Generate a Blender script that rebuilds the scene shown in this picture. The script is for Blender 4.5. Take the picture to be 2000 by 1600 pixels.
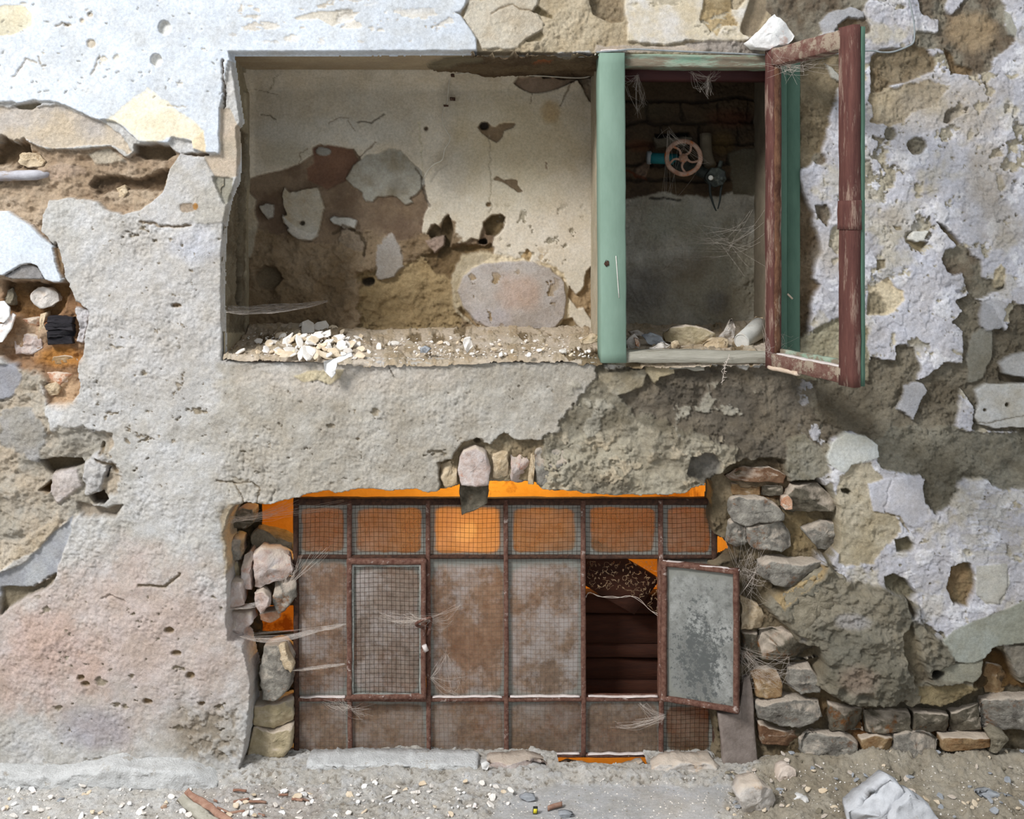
import bpy, math, random
import numpy as np
from mathutils import Vector, Matrix, noise as mnoise
for o in list(bpy.data.objects): bpy.data.objects.remove(o)
sc = bpy.context.scene
COL = sc.collection
R = math.radians
# ------------------------------------------------------------------ camera
S = 0.0012; D = 2.82; VX = 900.0; VY = 440.0; CZ = 1.29
cd = bpy.data.cameras.new('camera'); cam = bpy.data.objects.new('camera', cd); COL.objects.link(cam)
cam.location = (0, -D, CZ); cam.rotation_euler = (R(90), 0, 0)
cd.sensor_width = 36; cd.lens = 36 * (D / S) / 2000.0
cd.shift_x = 0.05; cd.shift_y = -0.18; cd.clip_start = 0.05
sc.camera = cam
# ------------------------------------------------------------------ light
w = bpy.data.worlds.new('world'); sc.world = w; w.use_nodes = True
bg = w.node_tree.nodes['Background']; bg.inputs[0].default_value = (0.86, 0.93, 1.0, 1); bg.inputs[1].default_value = 0.74
def area(name, loc, target, sx, sy, power, col):
    l = bpy.data.lights.new(name, 'AREA'); l.shape = 'RECTANGLE'; l.size = sx; l.size_y = sy
    l.energy = power; l.color = col
    o = bpy.data.objects.new(name, l); COL.objects.link(o); o.location = loc
    o.rotation_euler = (Vector(target) - Vector(loc)).to_track_quat('-Z', 'Y').to_euler(); return o
area('skylight', (-3.2, -3.2, 4.5), (0, 0, 0.9), 1.35, 1.35, 425, (0.975, 0.985, 1.0))
vs = sc.view_settings; vs.view_transform = 'Standard'; vs.look = 'None'; vs.gamma = 1; vs.exposure = 0.0
vs.use_curve_mapping = False
# ------------------------------------------------------------------ helpers
def P(px, py, y=0.0):
    k = (D + y) / D
    return Vector(((px - VX) * S * k, y, CZ + (VY - py) * S * k))
def lin(c):
    return tuple((v / 255 / 12.92) if v <= 10.3 else (((v / 255) + 0.055) / 1.055) ** 2.4 for v in c[:3])
RT = {}
def vn(x, y, seed):
    if seed not in RT: RT[seed] = np.random.default_rng(seed).random((256, 256)).astype(np.float32)
    T = RT[seed]
    xf = np.floor(x); yf = np.floor(y); fx = (x - xf).astype(np.float32); fy = (y - yf).astype(np.float32)
    xi = xf.astype(np.int32) & 255; yi = yf.astype(np.int32) & 255; xj = (xi + 1) & 255; yj = (yi + 1) & 255
    fx = fx * fx * (3 - 2 * fx); fy = fy * fy * (3 - 2 * fy)
    return (T[yi, xi] * (1 - fx) + T[yi, xj] * fx) * (1 - fy) + (T[yj, xi] * (1 - fx) + T[yj, xj] * fx) * fy
def fbm(x, y, sc_, o, seed, g=0.5):
    r = 0; a = 1; t = 0; f = 1.0 / sc_
    for i in range(o):
        r = r + a * vn(x * f + 13.7 * i, y * f + 7.1 * i, seed + i); t += a; a *= g; f *= 2.03
    return r / t * 2 - 1
def worley(x, y, s, seed):
    key = ('w', seed)
    if key not in RT: RT[key] = np.random.default_rng(seed).random((64, 64, 2)).astype(np.float32)
    T = RT[key]; x = x / s; y = y / s
    xf = np.floor(x); yf = np.floor(y); xi = xf.astype(np.int32); yi = yf.astype(np.int32)
    best = np.full(x.shape, 9.0, np.float32)
    for dx in (-1, 0, 1):
        for dy in (-1, 0, 1):
            t = T[(yi + dy) & 63, (xi + dx) & 63]
            d = (xf + dx + t[..., 0] - x) ** 2 + (yf + dy + t[..., 1] - y) ** 2
            best = np.minimum(best, d)
    return np.sqrt(best)
def sstep(x): x = np.clip(x, 0, 1); return x * x * (3 - 2 * x)
def sd_poly(X, Y, poly):
    n = len(poly); best = np.full(X.shape, 1e12, np.float32); ins = np.zeros(X.shape, bool)
    for i in range(n):
        ax, ay = poly[i]; bx, by = poly[(i + 1) % n]
        ex, ey = bx - ax, by - ay; L = ex * ex + ey * ey
        if L < 1e-9: continue
        t = np.clip(((X - ax) * ex + (Y - ay) * ey) / L, 0, 1)
        best = np.minimum(best, (X - ax - t * ex) ** 2 + (Y - ay - t * ey) ** 2)
        if ay != by:
            c = ((ay > Y) != (by > Y)) & (X < (bx - ax) * (Y - ay) / (by - ay) + ax); ins ^= c
    d = np.sqrt(best); return np.where(ins, d, -d)
def sd_line(X, Y, pts):
    best = np.full(X.shape, 1e12, np.float32)
    for (ax, ay), (bx, by) in zip(pts[:-1], pts[1:]):
        ex, ey = bx - ax, by - ay; L = ex * ex + ey * ey + 1e-9
        t = np.clip(((X - ax) * ex + (Y - ay) * ey) / L, 0, 1)
        best = np.minimum(best, (X - ax - t * ex) ** 2 + (Y - ay - t * ey) ** 2)
    return np.sqrt(best)
class Paint:
    """a worn plaster surface: height (mm, out of the wall) and colour of its layers, over photo-plane coordinates"""
    def __init__(s, X, Y, col, col2=None, lv=0, kind='pebble', amp=1.0, grain=.6):
        s.X = X.astype(np.float32); s.Y = Y.astype(np.float32)
        X, Y = s.X, s.Y
        s.n1 = fbm(X, Y, 95, 5, 11); s.n2 = fbm(X, Y, 26, 5, 31); s.n3 = fbm(X, Y, 9, 3, 51); s.n4 = fbm(X, Y, 4.2, 2, 61)
        s.w1 = 1 - worley(X + s.n2 * 5 + s.n3 * 3, (Y + s.n1 * 5) * 1.25, 9, 5); s.w2 = 1 - worley(X + s.n2 * 16, Y + s.n1 * 20, 62, 6)
        s.rg = 1 - np.abs(fbm(X + .5 * Y, Y * 1.5 - .4 * X, 40, 5, 71)) * 3.2
        s.nA = fbm(X, Y, 38, 5, 91, .58) * 2.0; s.nB = fbm(X, Y, 15, 4, 101, .6) * 1.6
        s.cn = fbm(X, Y, 60, 6, 121, .6) * 1.5
        s.hn = fbm(X, Y, 130, 3, 141) * 1.6; s.md = np.clip(.75 + .55 * s.hn + .5 * fbm(X, Y, 45, 4, 151) * 1.6, .2, 1.7)
        s.n5 = fbm(X * 1.3, Y, 14, 4, 161, .7)
        s.H = (lv + s.rel(kind, amp)).astype(np.float32)
        s.C = s.cmix(col, col2); s.G = np.full(X.shape, grain, np.float32)
        s.hole = np.full(X.shape, -1e3, np.float32)
    def rel(s, k, a, sl=None):
        g = lambda f: f if sl is None else f[sl]
        if k == 'smooth': r = g(s.n1) * 2.5 + g(s.n2) * 1.0 + g(s.n3) * .3 + g(s.n4) * .25
        elif k == 'pebble': r = g(s.n1) * 7 + g(s.n2) * 4 + (g(s.n5) * 4.0 + g(s.n4) * 2.2 + g(s.w1) * 1.0) * g(s.md)
        elif k == 'rough': r = g(s.n1) * 9 + g(s.n2) * 9 + (g(s.n5) * 6.5 + g(s.n4) * 2.6 + g(s.w1) * 1.0) * g(s.md) + g(s.rg) * 2
        elif k == 'rubble': r = g(s.w2) * 18 + g(s.n2) * 12 + g(s.n3) * 5.5 + g(s.n4) * 2.4 + g(s.rg) * 6
        elif k == 'flaky':
            q = g(s.nA) * 1.3 + g(s.nB) * .5
            r = g(s.n1) * 4 + sstep((q - .35) * 5) * 2.2 - sstep((-q - .55) * 6) * 2.5 + g(s.n2) * 2 + g(s.n3) * 1.0 + g(s.n4) * .6
        else: r = 0 * g(s.n1)
        return r * a
    def cmix(s, c1, c2=None, sl=None):
        g = lambda f: f if sl is None else f[sl]
        a = np.array(lin(c1), np.float32); b = np.array(lin(c2 or tuple(v * .9 for v in c1)), np.float32)
        t = sstep(g(s.cn) * 1.0 + .5)[..., None]
        return a * (1 - t) + b * t
    def box(s, x0, y0, x1, y1, m):
        k = (s.X > x0 - m) & (s.X < x1 + m) & (s.Y > y0 - m) & (s.Y < y1 + m)
        r = np.where(k.any(1))[0]; c = np.where(k.any(0))[0]
        if len(r) == 0 or len(c) == 0: return None
        return (slice(r[0], r[-1] + 1), slice(c[0], c[-1] + 1))
    def reg(s, poly, col=None, col2=None, lv=None, kind='pebble', amp=1.0, rag=6, ew=2.0, grain=None, op=1.0, fine=.5, add=None):
        xs = [p[0] for p in poly]; ys = [p[1] for p in poly]
        sl = s.box(min(xs), min(ys), max(xs), max(ys), rag * 1.5 + ew + 6)
        if sl is None: return
        d = sd_poly(s.X[sl], s.Y[sl], poly) + rag * ((1 - fine) * s.nA[sl] + fine * s.nB[sl])
        m = sstep(d / ew + .5) * op
        if lv is not None: s.H[sl] += m * (lv + s.rel(kind, amp, sl) - s.H[sl])
        if add is not None: s.H[sl] += m * add
        if col is not None: s.C[sl] += m[..., None] * (s.cmix(col, col2, sl) - s.C[sl])
        if grain is not None: s.G[sl] += m * (grain - s.G[sl])
        return sl, d
    def blob(s, x, y, r, ry=None, **k):
        ry = ry or r; n = 12
        s.reg([(x + r * math.cos(2 * math.pi * i / n), y + ry * math.sin(2 * math.pi * i / n)) for i in range(n)], **k)
    def tint(s, x, y, rx, ry, col, op):
        sl = s.box(x - rx, y - ry, x + rx, y + ry, 0)
        if sl is None: return
        q = ((s.X[sl] - x) / rx) ** 2 + ((s.Y[sl] - y) / ry) ** 2
        m = (sstep(1 - q + .35 * s.cn[sl]) * op)[..., None]
        c = np.array(lin(col), np.float32); s.C[sl] += m * (c - s.C[sl])
    def bulge(s, x, y, rx, ry, h):
        sl = s.box(x - rx, y - ry, x + rx, y + ry, 0)
        if sl is None: return
        q = ((s.X[sl] - x) / rx) ** 2 + ((s.Y[sl] - y) / ry) ** 2
        s.H[sl] += sstep(1 - q) * h
    def crack(s, pts, wd=2.0, dep=6, col=None):
        xs = [p[0] for p in pts]; ys = [p[1] for p in pts]
        sl = s.box(min(xs), min(ys), max(xs), max(ys), 14)
        if sl is None: return
        d = sd_line(s.X[sl] + s.nB[sl] * 4, s.Y[sl] + s.nA[sl] * 4, pts)
        m = sstep(1.3 - d / wd); s.H[sl] -= m * dep
        if col is not None: s.C[sl] += m[..., None] * .8 * (np.array(lin(col), np.float32) - s.C[sl])
    def speck(s, x0, y0, x1, y1, thr, scl, seed, col, col2=None, lv=None, add=None, kind='rough', amp=.5, op=1.0, soft=.06, sx=1.0):
        sl = s.box(x0, y0, x1, y1, 0)
        if sl is None: return
        n = fbm(s.X[sl] * sx, s.Y[sl], scl, 5, seed, .55) * 1.8
        e = np.minimum(np.minimum(s.X[sl] - x0, x1 - s.X[sl]), np.minimum(s.Y[sl] - y0, y1 - s.Y[sl])) / 30
        m = sstep((n - thr) / soft + .5) * np.clip(e, 0, 1) * op
        if lv is not None: s.H[sl] += m * (lv + s.rel(kind, amp, sl) - s.H[sl])
        if add is not None: s.H[sl] += m * add
        if col is not None: s.C[sl] += m[..., None] * (s.cmix(col, col2, sl) - s.C[sl])
def put(o, parent=None):
    COL.objects.link(o)
    if parent is not None:
        o.parent = parent
    return o
def wloc(o):
    v = Vector(o.location)
    while o.parent: o = o.parent; v += o.location
    return v
def tag(o, label=None, cat=None, group=None, kind=None):
    if label: o['label'] = label
    if cat: o['category'] = cat
    if group: o['group'] = group
    if kind: o['kind'] = kind
    return o
def mk(name, vs_, fs, mat, parent=None, smooth=True, uv=None):
    """vs_: world-space vertices; origin goes to the middle of the base"""
    V = np.array([tuple(v) for v in vs_], float)
    lo = V.min(0); hi = V.max(0); c = Vector(((lo[0] + hi[0]) / 2, (lo[1] + hi[1]) / 2, lo[2]))
    me = bpy.data.meshes.new(name); me.from_pydata((V - np.array(c)).tolist(), [], fs); me.validate()
    if smooth: me.polygons.foreach_set('use_smooth', [True] * len(me.polygons))
    if mat: me.materials.append(mat)
    o = bpy.data.objects.new(name, me); o.location = c - (wloc(parent) if parent else Vector((0, 0, 0)))
    return put(o, parent)
def empty(name, loc, label=None, cat=None, group=None, kind=None):
    o = bpy.data.objects.new(name, None); o.location = loc; o.empty_display_size = .05; COL.objects.link(o)
    return tag(o, label, cat, group, kind)
def grid_mesh(name, Pos, C, G, keep, mat, parent=None):
    h, wd = Pos.shape[:2]
    idx = np.arange(h * wd).reshape(h, wd)
    q = np.stack([idx[:-1, :-1], idx[1:, :-1], idx[1:, 1:], idx[:-1, 1:]], -1).reshape(-1, 4)
    if keep is not None:
        k = (keep[:-1, :-1] & keep[1:, :-1] & keep[1:, 1:] & keep[:-1, 1:]).reshape(-1); q = q[k]
    used = np.zeros(h * wd, bool); used[q.ravel()] = True
    remap = np.cumsum(used) - 1; q = remap[q]
    V = Pos.reshape(-1, 3)[used].astype(np.float32)
    off = wloc(parent) if parent else Vector((0, 0, 0))
    V = V - np.array(off, np.float32)
    me = bpy.data.meshes.new(name)
    me.vertices.add(len(V)); me.vertices.foreach_set('co', V.ravel())
    me.loops.add(q.size); me.loops.foreach_set('vertex_index', q.ravel().astype(np.int32))
    me.polygons.add(len(q)); me.polygons.foreach_set('loop_start', np.arange(0, q.size, 4, dtype=np.int32))
    me.polygons.foreach_set('use_smooth', np.ones(len(q), bool))
    me.update(calc_edges=True)
    a = me.attributes.new('Col', 'FLOAT_COLOR', 'POINT')
    c4 = np.concatenate([C.reshape(-1, 3)[used], G.reshape(-1, 1)[used]], 1).astype(np.float32)
    a.data.foreach_set('color', c4.ravel())
    me.materials.append(mat)
    o = bpy.data.objects.new(name, me); return put(o, parent)
# ---- materials
def nt(name):
    m = bpy.data.materials.new(name); m.use_nodes = True; t = m.node_tree
    b = t.nodes['Principled BSDF']; b.inputs['Specular IOR Level'].default_value = .25
    return m, t, b
def N(t, typ, **k):
    n = t.nodes.new(typ)
    for a, v in k.items():
        if a.startswith('i_'): n.inputs[a[2:].replace('_', ' ')].default_value = v
        else: setattr(n, a, v)
    return n
def wall_mat(name, fine=520):
    m, t, b = nt(name); L = t.links
    at = N(t, 'ShaderNodeAttribute', attribute_name='Col')
    tc = N(t, 'ShaderNodeTexCoord')
    n1 = N(t, 'ShaderNodeTexNoise', i_Scale=fine * .28, i_Detail=8.0, i_Roughness=.72)
    L.new(tc.outputs['Object'], n1.inputs['Vector'])
    r = N(t, 'ShaderNodeMapRange'); r.inputs[1].default_value = .3; r.inputs[2].default_value = .7
    r.inputs[3].default_value = .74; r.inputs[4].default_value = 1.16
    L.new(n1.outputs[0], r.inputs[0])
    mx = N(t, 'ShaderNodeVectorMath', operation='SCALE')
    L.new(at.outputs['Color'], mx.inputs[0]); L.new(r.outputs[0], mx.inputs['Scale'])
    n0 = N(t, 'ShaderNodeTexNoise', i_Scale=18.0, i_Detail=7.0, i_Roughness=.65); L.new(tc.outputs['Object'], n0.inputs['Vector'])
    hr = N(t, 'ShaderNodeValToRGB'); e = hr.color_ramp.elements; e[0].position = .36; e[1].position = .64
    e[0].color = (.93, .90, .855, 1); e[1].color = (1.0, 1.01, 1.03, 1); L.new(n0.outputs[0], hr.inputs[0])
    mm = N(t, 'ShaderNodeVectorMath', operation='MULTIPLY'); L.new(mx.outputs[0], mm.inputs[0]); L.new(hr.outputs[0], mm.inputs[1])
    L.new(mm.outputs[0], b.inputs['Base Color'])
    b.inputs['Roughness'].default_value = .92
    n2 = N(t, 'ShaderNodeTexNoise', i_Scale=fine, i_Detail=6.0, i_Roughness=.7)
    L.new(tc.outputs['Object'], n2.inputs['Vector'])
    ad = N(t, 'ShaderNodeMath', operation='ADD'); L.new(n1.outputs[0], ad.inputs[0]); L.new(n2.outputs[0], ad.inputs[1])
    bp = N(t, 'ShaderNodeBump'); bp.inputs['Distance'].default_value = .004
    L.new(ad.outputs[0], bp.inputs['Height']); L.new(at.outputs['Alpha'], bp.inputs['Strength'])
    L.new(bp.outputs[0], b.inputs['Normal'])
    return m
def rough_mat(name, c1, c2, c3=None, scale=40, bump=.5, rough=.9, dist=.003, str_=(1, 1, 1), metal=0, lo=.35, hi=.65, c3t=.62, dust=None):
    """worn surface: two colours mottled by noise, a third in spots"""
    m, t, b = nt(name); L = t.links
    tc = N(t, 'ShaderNodeTexCoord'); mp = N(t, 'ShaderNodeMapping'); mp.inputs['Scale'].default_value = str_
    oi = N(t, 'ShaderNodeObjectInfo'); av = N(t, 'ShaderNodeVectorMath', operation='SCALE'); av.inputs[0].default_value = (7, 5, 3)
    L.new(oi.outputs['Random'], av.inputs['Scale']); L.new(av.outputs[0], mp.inputs['Location'])
    L.new(tc.outputs['Object'], mp.inputs['Vector'])
    n = N(t, 'ShaderNodeTexNoise', i_Scale=scale, i_Detail=8.0, i_Roughness=.68); L.new(mp.outputs[0], n.inputs['Vector'])
    cr = N(t, 'ShaderNodeValToRGB'); e = cr.color_ramp.elements
    e[0].position = lo; e[0].color = (*lin(c1), 1); e[1].position = hi; e[1].color = (*lin(c2), 1)
    L.new(n.outputs[0], cr.inputs[0]); out = cr.outputs[0]
    if c3:
        n3 = N(t, 'ShaderNodeTexNoise', i_Scale=scale * .45, i_Detail=6.0, i_Roughness=.75); L.new(mp.outputs[0], n3.inputs['Vector'])
        r3 = N(t, 'ShaderNodeMapRange'); r3.inputs[1].default_value = c3t - .04; r3.inputs[2].default_value = c3t + .04
        L.new(n3.outputs[0], r3.inputs[0])
        mx = N(t, 'ShaderNodeMix', data_type='RGBA'); L.new(r3.outputs[0], mx.inputs[0]); L.new(out, mx.inputs[6])
        mx.inputs[7].default_value = (*lin(c3), 1); out = mx.outputs[2]
    if dust:
        ge = N(t, 'ShaderNodeNewGeometry'); sp = N(t, 'ShaderNodeSeparateXYZ'); L.new(ge.outputs['Normal'], sp.inputs[0])
        a1 = N(t, 'ShaderNodeMath', operation='MULTIPLY_ADD'); L.new(n.outputs[0], a1.inputs[0]); a1.inputs[1].default_value = .9; L.new(sp.outputs[2], a1.inputs[2])
        rd = N(t, 'ShaderNodeMapRange'); rd.inputs[1].default_value = .62; rd.inputs[2].default_value = 1.15; rd.inputs[4].default_value = .85; L.new(a1.outputs[0], rd.inputs[0])
        dm = N(t, 'ShaderNodeMix', data_type='RGBA'); L.new(rd.outputs[0], dm.inputs[0]); L.new(out, dm.inputs[6]); dm.inputs[7].default_value = (*lin(dust), 1); out = dm.outputs[2]
    L.new(out, b.inputs['Base Color'])
    b.inputs['Roughness'].default_value = rough; b.inputs['Metallic'].default_value = metal
    n2 = N(t, 'ShaderNodeTexNoise', i_Scale=scale * 5, i_Detail=6.0, i_Roughness=.7); L.new(mp.outputs[0], n2.inputs['Vector'])
    ad = N(t, 'ShaderNodeMath', operation='ADD'); L.new(n.outputs[0], ad.inputs[0]); L.new(n2.outputs[0], ad.inputs[1])
    bp = N(t, 'ShaderNodeBump'); bp.inputs['Distance'].default_value = dist; bp.inputs['Strength'].default_value = bump
    L.new(ad.outputs[0], bp.inputs['Height']); L.new(bp.outputs[0], b.inputs['Normal'])
    return m
M = {}
M['wall'] = wall_mat('worn plaster')
M['stone_grey'] = rough_mat('grey stone', (104, 98, 90), (168, 162, 150), (132, 100, 76), 34, 1.0, dist=.005, c3t=.6, dust=(198, 182, 164))
M['stone_dark'] = rough_mat('dark stone', (70, 64, 52), (125, 116, 100), (110, 72, 38), 30, .8, dist=.005, c3t=.57, dust=(198, 182, 164))
M['stone_pale'] = rough_mat('pale stone', (185, 175, 165), (215, 208, 200), (190, 165, 140), 30, .7, dist=.004, dust=(198, 182, 164))
M['stone_white'] = rough_mat('white plaster lump', (215, 212, 208), (238, 235, 230), (215, 190, 178), 30, .5, dist=.003)
M['mortar_sand'] = rough_mat('sandy mortar', (190, 165, 130), (220, 200, 170), (160, 135, 105), 45, .9, dist=.005)
M['mortar_olive'] = rough_mat('olive mortar', (122, 113, 94), (160, 150, 130), (104, 93, 74), 45, .9, dist=.005)
M['pink_brick'] = rough_mat('dusty pink brick', (178, 152, 138), (205, 195, 190), (190, 140, 118), 35, .8, dist=.004, dust=(198, 182, 164))
M['brick_orange'] = rough_mat('orange brick', (172, 116, 84), (200, 164, 136), (215, 195, 175), 35, .8, dist=.004, c3t=.55, dust=(198, 182, 164))
M['brick_brown'] = rough_mat('brown brick', (95, 66, 46), (135, 105, 80), (150, 138, 120), 30, .8, dist=.004, dust=(198, 182, 164))
M['ochre_stone'] = rough_mat('ochre stone', (160, 146, 114), (190, 174, 146), (150, 140, 120), 30, .7, dist=.004, dust=(198, 182, 164))
M['brown_stone'] = rough_mat('brown stone', (120, 88, 56), (165, 140, 105), (80, 66, 48), 30, .8, dist=.004, dust=(198, 182, 164))
M['green_paint'] = rough_mat('green paint', (114, 136, 120), (124, 146, 130), (100, 112, 94), 22, .3, .8, dist=.0015, str_=(1, 1, .35), c3t=.72)
M['green_dark'] = rough_mat('darker green paint', (70, 98, 82), (84, 112, 94), (104, 112, 94), 26, .4, .6, dist=.0015, str_=(1, 1, .3), c3t=.7)
M['green_worn'] = rough_mat('green paint worn to wood', (120, 150, 128), (165, 168, 150), (128, 116, 98), 30, .8, .8, dist=.003, str_=(.35, 1, 2), c3t=.48)
M['maroon'] = rough_mat('maroon paint', (78, 46, 41), (98, 62, 54), (140, 116, 102), 40, .8, .8, dist=.002, str_=(1.8, 1.8, .3), c3t=.57)
M['maroon_h'] = rough_mat('dusty maroon paint', (96, 58, 50), (124, 98, 86), (150, 134, 116), 30, .7, .75, dist=.003, str_=(.3, 1.6, 2), c3t=.52)
M['maroon_dark'] = rough_mat('dark maroon paint', (58, 28, 28), (72, 36, 33), None, 30, .4, .6, str_=(.3, 1, 1))
M['raw_wood'] = rough_mat('raw split wood', (196, 172, 148), (214, 194, 174), (160, 132, 108), 40, .6, str_=(.3, 1, 2))
M['grey_wood'] = rough_mat('weathered grey wood', (150, 145, 130), (182, 176, 162), (120, 112, 96), 35, .8, dist=.003, str_=(.25, 1, 3), c3t=.57)
M['dark_wood'] = rough_mat('dark brown boards', (44, 22, 13), (64, 34, 20), None, 24, .5, str_=(.3, 1, 2))
M['charred'] = rough_mat('charred wood', (22, 20, 24), (58, 54, 58), (130, 125, 125), 50, 1, .5, dist=.004, str_=(.25, 1, 3), c3t=.68)
M['rust'] = rough_mat('rusty steel', (84, 52, 42), (124, 92, 78), (176, 158, 148), 90, .9, .85, dist=.002, c3t=.62)
M['rust_dark'] = rough_mat('dark rusty steel', (48, 34, 28), (84, 58, 44), (118, 98, 84), 90, .9, .85, dist=.002, c3t=.66)
M['rust_wheel'] = rough_mat('rusty handwheel', (140, 100, 78), (176, 148, 130), (176, 96, 40), 60, .6, .8, dist=.0015, c3t=.6)
M['dust'] = rough_mat('pale dust', (205, 190, 182), (225, 214, 208), None, 60, .8)
M['putty'] = rough_mat('grey putty', (120, 122, 116), (160, 160, 152), (90, 96, 90), 60, .8)
M['black'] = rough_mat('black bitumen pipe', (30, 33, 30), (58, 62, 56), (98, 98, 88), 40, .6, .5, c3t=.62)
M['teal'] = rough_mat('teal pipe', (26, 96, 104), (40, 118, 122), None, 40, .4, .5)
M['grey_pipe'] = rough_mat('grey pipe', (118, 112, 118), (178, 176, 180), (140, 125, 112), 30, .4, .6, str_=(.4, 1, 1))
M['cable'] = rough_mat('dusty white cable', (176, 168, 152), (200, 192, 176), None, 60, .3, .7)
M['cable_grey'] = rough_mat('grey cable', (120, 124, 124), (150, 154, 154), None, 60, .3, .6)
M['cable_black'] = rough_mat('black cable', (26, 30, 28), (42, 46, 44), None, 60, .3, .6)
M['bolt'] = rough_mat('pale bolt head', (170, 166, 155), (200, 196, 188), None, 60, .3, .6)
M['cup'] = rough_mat('dusty cup glaze', (188, 186, 178), (214, 210, 202), (176, 164, 148), 28, .25, .55)
M['chip_pale'] = rough_mat('pale plaster chip', (216, 206, 194), (232, 226, 218), None, 40, .5)
M['chip_cream'] = rough_mat('cream plaster chip', (204, 182, 152), (222, 206, 182), None, 40, .5)
M['chip_grey'] = rough_mat('grey slate chip', (138, 140, 144), (168, 170, 172), None, 40, .6)
M['bark'] = rough_mat('reddish bark', (136, 96, 78), (172, 138, 118), (120, 80, 60), 50, .8, str_=(.3, 1, 1))
M['cardboard'] = rough_mat('yellow plastic', (206, 190, 40), (226, 210, 60), None, 60, .1, .5)
M['inner_wall'] = rough_mat('ochre washed wall', (206, 156, 66), (222, 178, 92), (150, 100, 48), 7, .6, c3t=.58)
M['inner_dark'] = rough_mat('sooty wall', (60, 36, 24), (84, 52, 34), None, 8, .4)
M['wire_dusty'] = rough_mat('dusty mesh wire', (112, 98, 86), (130, 116, 104), None, 60, .1, .8)
M['rust_edge'] = rough_mat('splintered rebate', (70, 42, 30), (118, 84, 62), (150, 128, 108), 60, 1.0, .9, str_=(1, 1, .4))
M['wire'] = rough_mat('mesh wire', (46, 36, 28), (62, 48, 36), None, 60, .1, .6)
M['web'] = rough_mat('cobweb strand', (206, 192, 178), (220, 208, 196), None, 60, .0)
M['web_tan'] = rough_mat('tan cobweb strand', (176, 148, 112), (196, 168, 134), None, 60, .0)
def web_sheet():
    m, t, b = nt('cobweb sheet'); L = t.links
    b.inputs['Base Color'].default_value = (*lin((215, 206, 198)), 1); b.inputs['Roughness'].default_value = 1
    tc = N(t, 'ShaderNodeTexCoord'); mp = N(t, 'ShaderNodeMapping'); mp.inputs['Scale'].default_value = (1, 1, 4)
    n = N(t, 'ShaderNodeTexNoise', i_Scale=45.0, i_Detail=8.0, i_Roughness=.75)
    L.new(tc.outputs['Object'], mp.inputs[0]); L.new(mp.outputs[0], n.inputs['Vector'])
    r = N(t, 'ShaderNodeMapRange'); r.inputs[1].default_value = .35; r.inputs[2].default_value = .75; r.inputs[3].default_value = .04; r.inputs[4].default_value = .62
    L.new(n.outputs[0], r.inputs[0]); L.new(r.outputs[0], b.inputs['Alpha']); return m
M['web_sheet'] = web_sheet()
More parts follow.
